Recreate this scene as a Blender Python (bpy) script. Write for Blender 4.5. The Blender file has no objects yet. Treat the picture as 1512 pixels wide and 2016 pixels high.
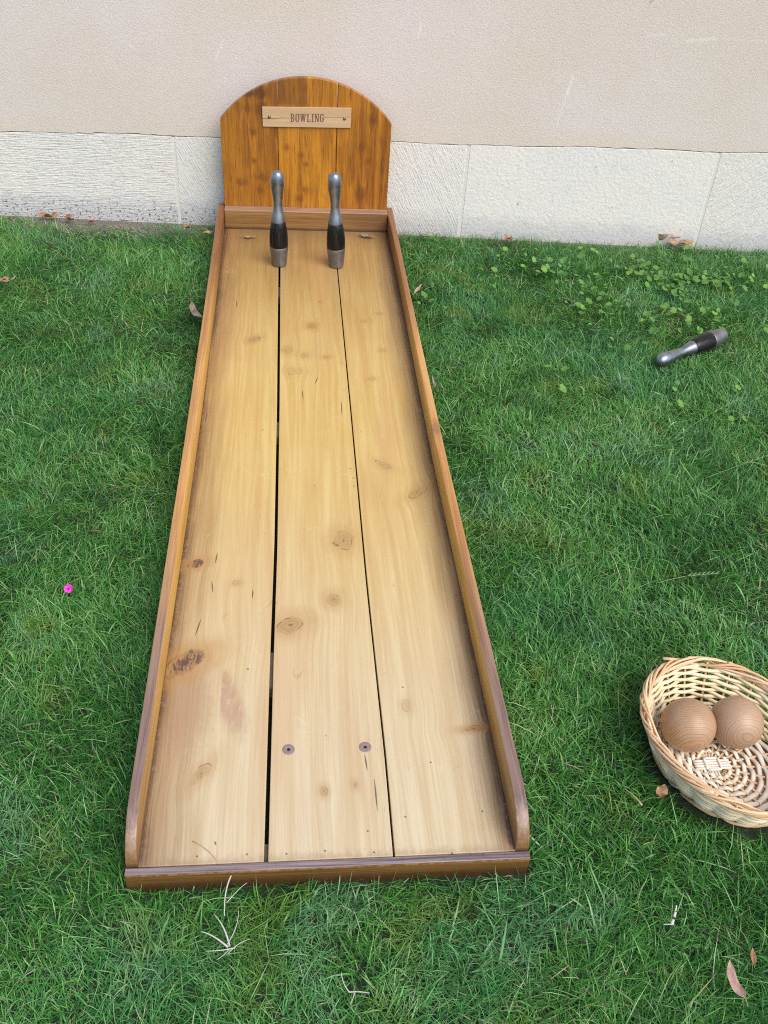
import bpy, bmesh, math, random
import numpy as np
from mathutils import Vector, Matrix

R = math.radians
SC = bpy.context.scene
COL = SC.collection

# ---------------------------------------------------------------- camera
cam_d = bpy.data.cameras.new("camera")
cam = bpy.data.objects.new("camera", cam_d)
COL.objects.link(cam)
r_ = Vector((0.99518168, -0.07974051, 0.0570516))
u_ = Vector((0.00635961, 0.63314504, 0.77400705))
f_ = Vector((0.09784165, 0.76991481, -0.63060146))
M = Matrix.Identity(4)
for i in range(3):
    M[i][0], M[i][1], M[i][2] = r_[i], u_[i], -f_[i]
M.translation = Vector((0.2675, -0.7881, 1.4292))
cam.matrix_world = M
cam_d.sensor_fit = 'VERTICAL'
cam_d.sensor_height = 24.0
cam_d.lens = 24.0 * 1823.5 / 2016.0
cam_d.clip_start = 0.05
cam_d.clip_end = 500
SC.camera = cam

# ---------------------------------------------------------------- light
SUN_EL, SUN_AZ = 50.0, 147.0          # azimuth clockwise from +Y: light comes from the right, behind the camera
world = bpy.data.worlds.new("World")
SC.world = world
world.use_nodes = True
wn = world.node_tree
bg = wn.nodes["Background"]
sky = wn.nodes.new("ShaderNodeTexSky")
sky.sky_type = 'NISHITA'
sky.sun_disc = False
sky.sun_elevation = R(SUN_EL)
sky.sun_rotation = R(SUN_AZ)
sky.air_density = 1.0
sky.dust_density = 1.2
sky.ozone_density = 1.0
wn.links.new(sky.outputs[0], bg.inputs[0])
bg.inputs[1].default_value = 0.14
sun_d = bpy.data.lights.new("sun", 'SUN')
sun_d.energy = 2.3
sun_d.angle = R(48)
sun_d.color = (1.0, 0.945, 0.875)
sun = bpy.data.objects.new("sun", sun_d)
COL.objects.link(sun)
sd = Vector((math.sin(R(SUN_AZ)) * math.cos(R(SUN_EL)), math.cos(R(SUN_AZ)) * math.cos(R(SUN_EL)), math.sin(R(SUN_EL))))
sun.rotation_euler = sd.to_track_quat('Z', 'Y').to_euler()
sun.location = sd * 20
SC.view_settings.view_transform = 'Standard'
SC.view_settings.look = 'None'
SC.view_settings.exposure = 0.66
SC.view_settings.gamma = 1.0
SC.render.engine = 'CYCLES'
SC.cycles.use_denoising = False       # the denoiser smears the grass and the wood grain
SC.cycles.pixel_filter_type = 'BLACKMAN_HARRIS'
SC.cycles.filter_width = 1.05
SC.cycles.use_adaptive_sampling = False
SC.cycles.max_bounces = 6
SC.cycles.caustics_reflective = False
SC.cycles.caustics_refractive = False
SC.cycles.sample_clamp_indirect = 3.0

# ---------------------------------------------------------------- object helpers
def tag(o, label=None, cat=None, group=None, kind=None):
    if label: o["label"] = label
    if cat: o["category"] = cat
    if group: o["group"] = group
    if kind: o["kind"] = kind
    return o

def empty(name, loc, label, cat, rot=(0, 0, 0), group=None):
    o = bpy.data.objects.new(name, None)
    o.empty_display_size = 0.05
    COL.objects.link(o)
    o.location = loc
    o.rotation_euler = rot
    return tag(o, label, cat, group)

def mesh_obj(name, verts, faces, mat, parent=None, smooth=False, mats=None, midx=None):
    me = bpy.data.meshes.new(name)
    me.from_pydata([tuple(map(float, v)) for v in verts], [], [tuple(int(i) for i in f) for f in faces])
    for m in (mats or [mat]):
        me.materials.append(m)
    if midx is not None:
        me.polygons.foreach_set("material_index", np.array(midx, dtype=np.int32))
    if smooth:
        me.polygons.foreach_set("use_smooth", np.ones(len(me.polygons), dtype=bool))
    me.update()
    o = bpy.data.objects.new(name, me)
    COL.objects.link(o)
    if parent: o.parent = parent
    return o

def bm_obj(name, bm, mat, parent=None, smooth=False, mats=None):
    me = bpy.data.meshes.new(name)
    bmesh.ops.recalc_face_normals(bm, faces=bm.faces[:])
    bm.to_mesh(me); bm.free()
    for m in (mats or [mat]):
        me.materials.append(m)
    if smooth:
        me.polygons.foreach_set("use_smooth", np.ones(len(me.polygons), dtype=bool))
    o = bpy.data.objects.new(name, me)
    COL.objects.link(o)
    if parent: o.parent = parent
    return o

def bevel_prism(bm, poly, axis, a0, a1, bev=0.002, seg=2, midx=0):
    """extrude a polygon (list of 2-D points) along axis and round its edges; joins it to bm"""
    def P(p, a):
        return {'x': (a, p[0], p[1]), 'y': (p[0], a, p[1]), 'z': (p[0], p[1], a)}[axis]
    b = bmesh.new()
    v0 = [b.verts.new(P(p, a0)) for p in poly]
    v1 = [b.verts.new(P(p, a1)) for p in poly]
    n = len(poly)
    b.faces.new(v0); b.faces.new(v1[::-1])
    for i in range(n):
        b.faces.new((v0[i], v1[i], v1[(i + 1) % n], v0[(i + 1) % n]))
    bmesh.ops.recalc_face_normals(b, faces=b.faces[:])
    if bev > 0:
        es = [e for e in b.edges if e.calc_face_angle(0) > 0.5]
        bmesh.ops.bevel(b, geom=es, offset=bev, segments=seg, affect='EDGES', profile=0.5, clamp_overlap=True)
    for f in b.faces:
        f.material_index = midx
    tmp = bpy.data.meshes.new("tmp"); b.to_mesh(tmp); b.free()
    bm.from_mesh(tmp); bpy.data.meshes.remove(tmp)

def box_prism(bm, x0, x1, y0, y1, z0, z1, bev=0.002, seg=2, midx=0):
    bevel_prism(bm, [(x0, y0), (x1, y0), (x1, y1), (x0, y1)], 'z', z0, z1, bev, seg, midx)

def tube(pts, rad, n=6, closed=False, flat=1.0, up=None):
    """vertices and faces of a tube along pts; rad scalar or array"""
    pts = np.asarray(pts, float); m = len(pts)
    rad = np.broadcast_to(np.asarray(rad, float), (m,))
    if closed:
        tan = np.roll(pts, -1, 0) - np.roll(pts, 1, 0)
    else:
        tan = np.gradient(pts, axis=0)
    tan /= np.linalg.norm(tan, axis=1)[:, None] + 1e-12
    upv = np.array(up if up is not None else (0.0, 0.0, 1.0))
    s = np.cross(tan, upv); bad = np.linalg.norm(s, axis=1) < 1e-3
    s[bad] = np.cross(tan[bad], np.array((1.0, 0.05, 0.0)))
    s /= np.linalg.norm(s, axis=1)[:, None]
    t = np.cross(s, tan)
    a = np.arange(n) * 2 * np.pi / n
    V = (pts[:, None, :] + rad[:, None, None] * (np.cos(a)[None, :, None] * s[:, None, :] + flat * np.sin(a)[None, :, None] * t[:, None, :])).reshape(-1, 3)
    F = []
    for i in range(m if closed else m - 1):
        j = (i + 1) % m
        for k in range(n):
            l = (k + 1) % n
            F.append((i * n + k, i * n + l, j * n + l, j * n + k))
    if not closed:
        F.append(tuple(range(n))[::-1]); F.append(tuple((m - 1) * n + k for k in range(n)))
    return V, F

class Geo:
    def __init__(s): s.V, s.F, s.M, s.n = [], [], [], 0
    def add(s, vf, m=0):
        V, F = vf
        s.V.append(np.asarray(V)); s.F += [tuple(i + s.n for i in f) for f in F]; s.M += [m] * len(F); s.n += len(V)
    def build(s, name, mat, parent=None, smooth=True, mats=None):
        return mesh_obj(name, np.concatenate(s.V), s.F, mat, parent, smooth, mats, s.M)

# ---------------------------------------------------------------- shader helpers
class Sh:
    """thin wrapper: arithmetic on sockets of one material"""
    def __init__(s, name):
        s.m = bpy.data.materials.new(name); s.m.use_nodes = True
        s.t = s.m.node_tree; s.b = s.t.nodes["Principled BSDF"]
        s.out = s.t.nodes["Material Output"]
        s.tc = s.t.nodes.new("ShaderNodeTexCoord")
        sp = s.t.nodes.new("ShaderNodeSeparateXYZ"); s.t.links.new(s.tc.outputs["Object"], sp.inputs[0])
        s.obj = s.tc.outputs["Object"]; s.x, s.y, s.z = (X(s, sp.outputs[i]) for i in range(3))
    def node(s, t): return s.t.nodes.new(t)
    def link(s, a, inp):
        if isinstance(a, X): a = a.k
        if hasattr(a, 'is_linked'): s.t.links.new(a, inp)
        else: inp.default_value = a
    def math(s, op, *a):
        n = s.node("ShaderNodeMath"); n.operation = op
        for i, v in enumerate(a): s.link(v, n.inputs[i])
        return X(s, n.outputs[0])
    def vec(s, x, y, z):
        n = s.node("ShaderNodeCombineXYZ")
        for i, v in enumerate((x, y, z)): s.link(v, n.inputs[i])
        return n.outputs[0]
    def noise(s, v, scale=1.0, detail=3, rough=0.55, dist=0.0):
        n = s.node("ShaderNodeTexNoise"); s.t.links.new(v, n.inputs["Vector"])
        n.inputs["Scale"].default_value = scale; n.inputs["Detail"].default_value = detail
        n.inputs["Roughness"].default_value = rough; n.inputs["Distortion"].default_value = dist
        return X(s, n.outputs[0])
    def voro(s, v, scale=1.0, rnd=1.0):
        n = s.node("ShaderNodeTexVoronoi"); s.t.links.new(v, n.inputs["Vector"])
        n.inputs["Scale"].default_value = scale; n.inputs["Randomness"].default_value = rnd
        return X(s, n.outputs["Distance"]), n.outputs["Color"]
    def smooth(s, v, a, b, lo=0.0, hi=1.0):
        n = s.node("ShaderNodeMapRange"); n.interpolation_type = 'SMOOTHSTEP'
        s.link(v, n.inputs[0])
        flip = a > b
        n.inputs[1].default_value = min(a, b); n.inputs[2].default_value = max(a, b)
        n.inputs[3].default_value = hi if flip else lo; n.inputs[4].default_value = lo if flip else hi
        return X(s, n.outputs[0])
    def mix(s, f, a, b):
        n = s.node("ShaderNodeMix"); n.data_type = 'RGBA'
        s.link(f, n.inputs[0])
        for v, i in ((a, 6), (b, 7)):
            if isinstance(v, tuple): n.inputs[i].default_value = (*v, 1)
            else: s.link(v, n.inputs[i])
        return n.outputs[2]
    def mul(s, c, f):
        """scale a colour by a factor socket"""
        n = s.node("ShaderNodeVectorMath"); n.operation = 'SCALE'
        s.t.links.new(c, n.inputs[0]); s.link(f, n.inputs["Scale"])
        return n.outputs[0]
    def attr(s, name):
        n = s.node("ShaderNodeAttribute"); n.attribute_name = name
        return X(s, n.outputs["Fac"])
    def bump(s, h, strength=0.3, dist=0.001, prev=None):
        n = s.node("ShaderNodeBump"); n.inputs["Strength"].default_value = strength; n.inputs["Distance"].default_value = dist
        s.link(h, n.inputs["Height"])
        if prev is not None: s.t.links.new(prev, n.inputs["Normal"])
        return n.outputs[0]
    def done(s, col, rough=0.6, normal=None, spec=0.4, metal=0.0, coat=0.0, coat_rough=0.2):
        b = s.b.inputs
        if isinstance(col, tuple): b["Base Color"].default_value = (*col, 1)
        else: s.link(col, b["Base Color"])
        s.link(rough, b["Roughness"]); b["Specular IOR Level"].default_value = spec
        s.link(metal, b["Metallic"]); b["Coat Weight"].default_value = coat; b["Coat Roughness"].default_value = coat_rough
        if normal is not None: s.link(normal, b["Normal"])
        return s.m

class X:
    def __init__(s, sh, k): s.s, s.k = sh, k
    def __add__(a, b): return a.s.math('ADD', a, b)
    __radd__ = __add__
    def __sub__(a, b): return a.s.math('SUBTRACT', a, b)
    def __rsub__(a, b): return a.s.math('SUBTRACT', b, a)
    def __mul__(a, b): return a.s.math('MULTIPLY', a, b)
    __rmul__ = __mul__
    def __truediv__(a, b): return a.s.math('DIVIDE', a, b)
    def __rtruediv__(a, b): return a.s.math('DIVIDE', b, a)
    def sin(a): return a.s.math('SINE', a)
    def abs(a): return a.s.math('ABSOLUTE', a)
    def sqrt(a): return a.s.math('SQRT', a)
    def max(a, b): return a.s.math('MAXIMUM', a, b)
    def min(a, b): return a.s.math('MINIMUM', a, b)
    def pow(a, b): return a.s.math('POWER', a, b)

def wood(name, along='y', c_lo=(.5, .3, .12), c_hi=(.7, .48, .22), knots=(), seed=0.0, dark=(.14, .08, .05), grain=1.0,
         rough=0.45, coat=0.0, coat_rough=0.25, bump=0.25, extra=None, contrast=1.0, ticks=0.0, spec=0.4, dashes=()):
    """procedural timber: streaky grain running along one axis, bent round the listed knots (x, y, radius, stretch, darkness, tilt)"""
    s = Sh(name)
    if along == 'y': a, l, t = s.x, s.y, s.z
    elif along == 'z': a, l, t = s.x, s.z, s.y
    else: a, l, t = s.y + s.z, s.x, s.z
    w0 = s.noise(s.vec(a * 5 + seed, l * 0.9 + seed * 2, t * 2), 1.0, 2)
    w1 = s.noise(s.vec(a * 20 + seed, l * 5, seed), 1.0, 2)
    aw = a + (w0 - 0.5) * 0.035 + (w1 - 0.5) * 0.005
    ds = []
    for (kx, ky, kr, kst, kd, kt) in knots:
        dx = a - kx; dy = (l - ky)
        if kt: dx, dy = dx * math.cos(kt) + dy * math.sin(kt), dy * math.cos(kt) - dx * math.sin(kt)
        dyl = dy / kst
        d2 = dx * dx + dyl * dyl
        aw = aw - (a - kx) * ((kr * kr * 0.8) / (d2 * 0.8 + kr * kr))
        ds.append(((d2.sqrt() / kr), kd))
    aw = aw * grain
    g1 = s.noise(s.vec(aw * 55 + seed, l * 1.3, t * 30), 1.0, 4, 0.6)
    g2 = s.noise(s.vec(aw * 260, l * 5 + seed, t * 120), 1.0, 3, 0.6)
    g3 = s.noise(s.vec(aw * 14 + seed * 3, l * 0.45, seed), 1.0, 2)
    ring = ((g3 * 60.0).sin() * 0.5 + 0.5)
    blot = s.noise(s.vec(a * 9 + seed, l * 3.2, seed), 1.0, 3)
    g = s.smooth(g1 * 0.45 + ring * 0.10 + g2 * 0.25 + blot * 0.30, 0.58 - 0.25 / contrast, 0.58 + 0.25 / contrast)
    col = s.mix(g, c_lo, c_hi)
    # fine dark pores along the grain
    if ticks > 0:
        d, _ = s.voro(s.vec(aw * 120, l * 14 + seed, t * 40), 1.0)
        tk = s.smooth(d, 0.13, 0.05) * s.smooth(s.noise(s.vec(a * 30, l * 9, seed), 1.0, 1), 0.60, 0.68)
        col = s.mix(tk * ticks, col, dark)
    kn = s.noise(s.vec(a * 130 + seed, l * 90, t * 90), 1.0, 3)
    kn2 = s.noise(s.vec(a * 420 + seed, l * 240, t * 240), 1.0, 3)
    if extra: col = extra(s, col, a, l, t, g1, g2, kn)
    lowk = s.noise(s.vec(a * 34 + seed, l * 22, t * 22), 1.0, 2)
    arc = s.noise(s.vec(a * 48 + seed, l * 36 + 5, t * 36), 1.0, 2)
    fibk = s.noise(s.vec(a * 240 + seed, l * 70, t * 70), 1.0, 4, 0.65)
    soft = tuple(0.38 * q + 0.62 * h for q, h in zip(dark, c_lo))
    warm = (c_lo[0] * .80, c_lo[1] * .68, c_lo[2] * .72)
    for d, kd in ds:
        dn = d + (lowk - 0.5) * 1.5
        col = s.mix(s.smooth(dn, 3.2, 0.9) * min(.6, 0.45 * kd), col, warm)
        body = s.smooth(dn, 1.2, 0.75)
        col = s.mix(body * min(.85, 0.52 * kd), col, soft)
        rings = ((dn * 11.0 + fibk * 5.0).sin() * 0.5 + 0.5).pow(2.0) * s.smooth(dn, 1.5, 0.9) * min(.6, 0.20 * kd)
        rim = s.smooth((dn - 1.0).abs(), 0.11, 0.02) * s.smooth(arc, 0.47, 0.60) * min(1.0, 0.9 * kd)
        heart = s.smooth(d + (fibk - .5) * .5, 0.26, 0.08) * min(1.0, 0.7 * kd)
        m_ = rings.max(rim).max(heart)
        if kd > 1.2:   # loose black knot with torn fibre
            m_ = m_.max(s.smooth(dn, 1.25, 0.7) * s.smooth(fibk * .6 + arc * .4, 0.42, 0.56))
        col = s.mix(m_.min(1.0), col, dark)
    for (x0, y0, x1, y1) in dashes:
        L2 = (x1 - x0) ** 2 + (y1 - y0) ** 2
        if y0 - y1 < 0.006:      # a pin hole
            dd = ((a - x0) * (a - x0) + (l - y0) * (l - y0)).sqrt()
            mk = s.smooth(dd, 0.0024, 0.0010)
        else:
            q = (((a - x0) * (x1 - x0) + (l - y0) * (y1 - y0)) / L2).max(0.0).min(1.0)
            ex, ey = a - x0 - q * (x1 - x0), l - y0 - q * (y1 - y0)
            dd = (ex * ex + ey * ey).sqrt()
            mk = s.smooth(dd / ((q * 3.14159).sin() * 0.0012 + 0.0004), 1.3, 0.5)
        col = s.mix(mk * 0.8, col, tuple(q_ * .6 for q_ in dark))
    n = s.bump(g2 * 0.7 + g1 * 0.6, bump, 0.0012)
    rg = (g2 - 0.5) * 0.18 + rough
    return s.done(col, rg, n, spec, coat=coat, coat_rough=coat_rough)

# ---------------------------------------------------------------- numpy noise for scattering
def vnoise(x, y, scale, seed):
    rs = np.random.RandomState(seed); T = rs.rand(64, 64)
    X_, Y_ = x / scale + 100.3, y / scale + 100.7
    i, j = np.floor(X_).astype(int), np.floor(Y_).astype(int)
    fx, fy = X_ - i, Y_ - j
    fx, fy = fx * fx * (3 - 2 * fx), fy * fy * (3 - 2 * fy)
    g = lambda a, b: T[a % 64, b % 64]
    return (g(i, j) * (1 - fx) + g(i + 1, j) * fx) * (1 - fy) + (g(i, j + 1) * (1 - fx) + g(i + 1, j + 1) * fx) * fy

def wall_y(x): return 2.6975 - 0.064 * x

# ================================================================ ground
s = Sh("soil_and_thatch")
n1 = s.noise(s.obj, 9, 4); n2 = s.noise(s.obj, 160, 4)
gm = s.mix(s.smooth(n1, 0.35, 0.65), (.010, .026, .009), (.022, .034, .014))
gm = s.mix(s.smooth(n2, 0.55, 0.7), gm, (.07, .075, .035))
# bare earth along the foot of the wall
edge = s.smooth(s.y + s.x * 0.064 + (n1 - 0.5) * 0.2, 2.50, 2.64)
gm = s.mix(edge, gm, s.mix(s.smooth(n2, 0.4, 0.6), (.085, .075, .06), (.22, .195, .16)))
soil = s.done(gm, 0.95, s.bump(n2, 0.8, 0.006))
tag(mesh_obj("ground", [(-60, -60, 0), (60, -60, 0), (60, 60, 0), (-60, 60, 0)], [(0, 1, 2, 3)], soil), kind='structure')

# ================================================================ house wall
WROT = -0.0639
WA = (0.3, wall_y(0.3), 0)
wall = empty("house_wall", WA, "pale pink rendered house wall above a white stone plinth, standing behind the bowling lane", "wall", (0, 0, WROT))

def ptop(u):  # height of the top of the plinth along the wall
    u = max(-3.0, min(3.5, u))
    return 0.338 + 0.0245 * u + 0.0025 * math.sin(u * 7.1) + 0.0015 * math.sin(u * 19 + 1)

def streak(s, pts, w):
    """mask of a ragged scratch between two points of the wall (local x, z)"""
    (ax, az), (bx, bz) = pts
    L2 = (bx - ax) ** 2 + (bz - az) ** 2
    px, pz = s.x - ax, s.z - az
    t = ((px * (bx - ax) + pz * (bz - az)) / L2).max(0.0).min(1.0)
    dx, dz = px - t * (bx - ax), pz - t * (bz - az)
    return (dx * dx + dz * dz).sqrt() / w

s = Sh("roughcast_render")
big = s.noise(s.obj, 1.7, 3); mid = s.noise(s.obj, 9, 3); fine = s.noise(s.obj, 330, 4, 0.65); grit = s.noise(s.obj, 150, 4, 0.6)
c = s.mix(s.smooth(big, 0.38, 0.62), (.605, .525, .445), (.628, .553, .505))
c = s.mix(s.smooth(mid, 0.52, 0.75) * 0.30, c, (.64, .555, .455))
c = s.mix(s.smooth(fine, 0.58, 0.72) * 0.28, c, (.30, .25, .22))
c = s.mix(s.smooth(grit, 0.58, 0.70) * 0.30, c, (.76, .71, .66))
dv, _ = s.voro(s.obj, 16)
c = s.mix(s.smooth(dv, 0.055, 0.03) * 0.5 * s.smooth(mid, 0.5, 0.6), c, (.16, .12, .10))
for pts, w, st in [(((-.258, .653), (-.287, .595)), .006, .5), (((-.577, .623), (-.561, .609)), .004, .8), (((.411, .736), (.401, .696)), .006, .55),
               (((.953, .604), (.945, .55)), .010, .5), (((.945, .56), (.925, .431)), .006, .35), (((1.185, .746), (1.245, .752)), .006, .35), (((1.323, .737), (1.422, .749)), .008, .5),
               (((1.44, .75), (1.75, .752)), .004, .25), (((.086, .735), (.087, .731)), .003, .9)]:
    d = streak(s, pts, w) + (grit - 0.5) * 2.2
    c = s.mix(s.smooth(d, 1.0, 0.2) * st * .7, c, (.78, .73, .68))
d = streak(s, ((1.169, .846), (1.179, .854)), .005) + (grit - 0.5) * 2
c = s.mix(s.smooth(d, 1.0, 0.2) * 0.6, c, (.40, .18, .16))
# yellowish damp tide just above the plinth
c = s.mix(s.smooth(s.z - s.x * 0.0245 + (mid - 0.5) * 0.12, 0.42, 0.345) * 0.35 * s.smooth(big, 0.35, 0.6), c, (.62, .50, .36))
nb = s.bump(fine, 0.55, 0.003); nb = s.bump(grit, 0.25, 0.004, nb)
render_mat = s.done(c, 0.9, nb, 0.2)
# render: a slab with a ragged lower edge, a few millimetres proud of the stone
us = np.concatenate([np.linspace(-9, -1.6, 60), np.linspace(-1.55, 2.6, 420), np.linspace(2.65, 9, 60)])
rs = np.random.RandomState(5)
jag = vnoise(us, us * 0, 0.03, 3) * 0.006 + vnoise(us, us * 0, 0.012, 4) * 0.003 - 0.003
zb = np.array([ptop(u) for u in us]) + 0.0005 + jag * .8
V, F = [], []
for u, z in zip(us, zb):
    V += [(u, 0.0, z), (u, -0.0012, z + 0.0012), (u, -0.0012, 5.2), (u, 0.3, 5.2), (u, 0.3, z)]
m = len(us)
for i in range(m - 1):
    for k in range(5):
        a, b = i * 5 + k, i * 5 + (k + 1) % 5
        F.append((a, b, b + 5, a + 5))
F.append((0, 1, 2, 3, 4)); F.append(tuple((m - 1) * 5 + k for k in (4, 3, 2, 1, 0)))
mesh_obj("render_coat", V, F, render_mat, wall)

def stone_mat(i, ang, kindw):
    s = Sh("plinth_limestone")
    ca, sa = math.cos(ang), math.sin(ang)
    al = s.x * ca + s.z * sa; ac = s.z * ca - s.x * sa
    ox = i * 3.7
    tool = s.noise(s.vec(al * 14 + ox, ac * 210, ox), 1.0, 3, 0.6)
    tool2 = s.noise(s.vec(al * 40 + ox, ac * 420, ox), 1.0, 3, 0.6)
    pit = s.noise(s.vec(s.x + ox, s.y, s.z), 75, 4, 0.6); big = s.noise(s.vec(s.x + ox, s.y, s.z), 4, 3); mid = s.noise(s.vec(s.x + ox, s.y, s.z), 22, 3)
    c = s.mix(s.smooth(big, 0.35, 0.68), (.705, .655, .585), (.675, .640, .595))
    c = s.mix(s.smooth(mid, 0.55, 0.75) * 0.35, c, (.57, .50, .40))
    c = s.mix(s.smooth(tool, 0.54, 0.68) * 0.34 * kindw, c, (.38, .36, .33))
    c = s.mix(s.smooth(pit, 0.64, 0.72) * 0.38, c, (.30, .28, .25))
    c = s.mix(s.smooth(tool2 * 0.5 + pit * 0.5, 0.55, 0.66) * 0.45, c, (.80, .785, .75))
    dv, _ = s.voro(s.vec(s.x + ox, s.y, s.z), 21)
    c = s.mix(s.smooth(dv, 0.10, 0.05) * 0.75 * s.smooth(mid, 0.52, 0.62), c, (.09, .08, .075))
    # darker grey foot with specks of dark moss, strongest at the left
    foot = s.smooth(s.z + (mid - 0.5) * 0.10, 0.115, 0.03)
    c = s.mix(foot * 0.45, c, (.36, .36, .37))
    moss = foot * s.smooth(s.noise(s.vec(s.x * 1.0, s.y, s.z * 1.4), 85, 4, 0.65), 0.55, 0.62) * s.smooth(s.x, 0.1, -0.35, 0.12, 1.0)
    c = s.mix(moss * 0.9, c, (.035, .04, .03))
    nb = s.bump(tool, 0.65 * kindw, 0.006); nb = s.bump(tool2, 0.5 * kindw, 0.004, nb); nb = s.bump(pit, 0.55, 0.005, nb)
    return s.done(c, 0.85, nb, 0.25)

jx = [-9, -7.3, -6.1, -4.6, -3.3, -2.35, -1.3, -0.4565, 0.617, 1.546, 2.62, 3.5, 4.4, 5.6, 6.8, 7.9, 9]
tilts = {7: 0.012, 8: 0.0, 9: -0.01}
for i in range(len(jx) - 1):
    a, b = jx[i] + 0.005, jx[i + 1] - 0.005
    vis = -1.5 < a < 3
    ang, kw = [(0.0, .8), (0.9, .7)][i % 2]
    if i == 6: ang, kw = 0.02, 1.0
    if i == 7: ang, kw = 1.5, 0.6
    if i == 8: ang, kw = 1.35, 0.4
    if i == 9: ang, kw = 0.7, 0.9
    if i == 7: ang, kw = 2.05, 0.85
    bm = bmesh.new()
    n = 40 if vis else 6
    poly = [(a, -0.25)] + [(b, -0.25)] + [(b + (a - b) * t / n, ptop(b + (a - b) * t / n)) for t in range(0, n + 1)]
    bevel_prism(bm, poly, 'y', 0.0, 0.3, 0.003 if vis else 0, 2)
    bm_obj("plinth_stone", bm, stone_mat(i, ang, kw), wall)
s = Sh("lime_mortar")
nn = s.noise(s.obj, 120, 4)
mortar = s.done(s.mix(nn, (.58, .54, .47), (.68, .64, .57)), 0.95, s.bump(nn, 0.5, 0.003))
G = Geo()
for x in jx[1:-1]:
    t = ptop(x) - 0.001
    V = [(x - .006, .0015, -.25), (x + .006, .0015, -.25), (x + .006, .0015, t), (x - .006, .0015, t), (x - .006, .2, -.25), (x + .006, .2, -.25), (x + .006, .2, t), (x - .006, .2, t)]
    G.add((np.array(V), [(0, 1, 2, 3), (5, 4, 7, 6), (4, 0, 3, 7), (1, 5, 6, 2), (3, 2, 6, 7)]))
G.build("mortar_joint", mortar, wall, smooth=False)

# ================================================================ bowling lane
LANE = empty("bowling_lane", (0, 0, 0), "long honey coloured wooden bowling lane with raised edges and arched backboard, on the lawn", "bowling lane")
FZ = 0.05
def lerp_pts(tab):
    xs, ys = zip(*tab)
    return lambda v: float(np.interp(v, xs, ys))
LO = lerp_pts([(0, .0015), (1.118, .0055), (1.95, .004), (2.63, -.001)])
LI = lerp_pts([(0, .0200), (.13, .0205), (1.2, .0285), (2.09, .0275), (2.63, .0230)])
RI = lerp_pts([(0, .6275), (.13, .6285), (1.12, .6214), (2.11, .6270), (2.63, .6250)])
RO = lerp_pts([(0, .6500), (.08, .6495), (1.03, .6425), (1.97, .6438), (2.63, .6480)])
G1 = lerp_pts([(0, .2208), (.44, .2244), (.77, .2288), (1.35, .2297), (2.2, .2266), (2.6, .2240)])
G2 = lerp_pts([(0, .4272), (.2, .4288), (.65, .4248), (1.35, .4258), (2.2, .4260), (2.6, .4275)])

def side_stain(s, col, a, l, t, g1, g2, kn):
    """dark stain brushed into the floor beside both rails and towards the back board, paler front from wear plus a painted sky sheen"""
    jit = (s.noise(s.vec(a * 3, l * 2.2, 7.0), 1.0, 3) - 0.5) * 0.05 + (g2 - 0.5) * 0.025 + (kn - 0.5) * 0.012
    # rail inner edges bow slightly: follow them with a parabola
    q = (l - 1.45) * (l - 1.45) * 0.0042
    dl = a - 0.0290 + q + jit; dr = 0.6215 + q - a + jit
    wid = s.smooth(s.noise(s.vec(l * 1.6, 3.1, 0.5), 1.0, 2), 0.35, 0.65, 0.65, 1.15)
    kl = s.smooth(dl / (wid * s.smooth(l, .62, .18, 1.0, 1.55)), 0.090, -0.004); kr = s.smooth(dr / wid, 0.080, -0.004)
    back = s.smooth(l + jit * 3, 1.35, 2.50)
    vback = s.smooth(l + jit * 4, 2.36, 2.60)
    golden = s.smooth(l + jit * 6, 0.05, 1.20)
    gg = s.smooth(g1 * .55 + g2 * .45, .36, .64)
    pale = s.mix(gg, (.490, .400, .270), (.590, .525, .400))  # worn front wood, with the sky's sheen mixed into its colour
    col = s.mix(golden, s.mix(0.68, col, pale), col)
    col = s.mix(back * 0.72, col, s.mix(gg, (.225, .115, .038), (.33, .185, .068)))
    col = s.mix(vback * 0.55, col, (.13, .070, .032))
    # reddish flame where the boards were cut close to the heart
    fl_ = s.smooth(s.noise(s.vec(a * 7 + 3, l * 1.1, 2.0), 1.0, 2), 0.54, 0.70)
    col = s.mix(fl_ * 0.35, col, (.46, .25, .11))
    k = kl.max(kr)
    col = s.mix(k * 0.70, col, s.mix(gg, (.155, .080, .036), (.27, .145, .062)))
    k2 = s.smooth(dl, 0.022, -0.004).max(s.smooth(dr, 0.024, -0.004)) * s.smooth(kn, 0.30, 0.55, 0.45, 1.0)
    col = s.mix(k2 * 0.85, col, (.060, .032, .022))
    fr = s.smooth(l + (kn - 0.5) * 0.03, 0.034, 0.012)
    col = s.mix(fr * 0.45, col, (.26, .16, .10))
    hn = s.noise(s.vec(a * 9, l * 5, 1.0), 1.0, 2); hm = s.noise(s.vec(a * 13 + 4, l * 9, 3.0), 1.0, 2)
    col = s.mix(s.smooth((hn - .5).abs(), .0030, .0010) * s.smooth(hm, .56, .66) * .22, col, (.15, .08, .05))
    col = s.mix(s.smooth((hn - .43).abs(), .0030, .0010) * s.smooth(hm, .54, .62) * .20, col, (.78, .66, .48))
    dv, _ = s.voro(s.vec(a * 22, l * 16, 1.0), 1.0)
    col = s.mix(s.smooth(dv, .060, .030) * s.smooth(hm, .50, .56) * .7, col, (.10, .055, .04))
    return col
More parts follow.
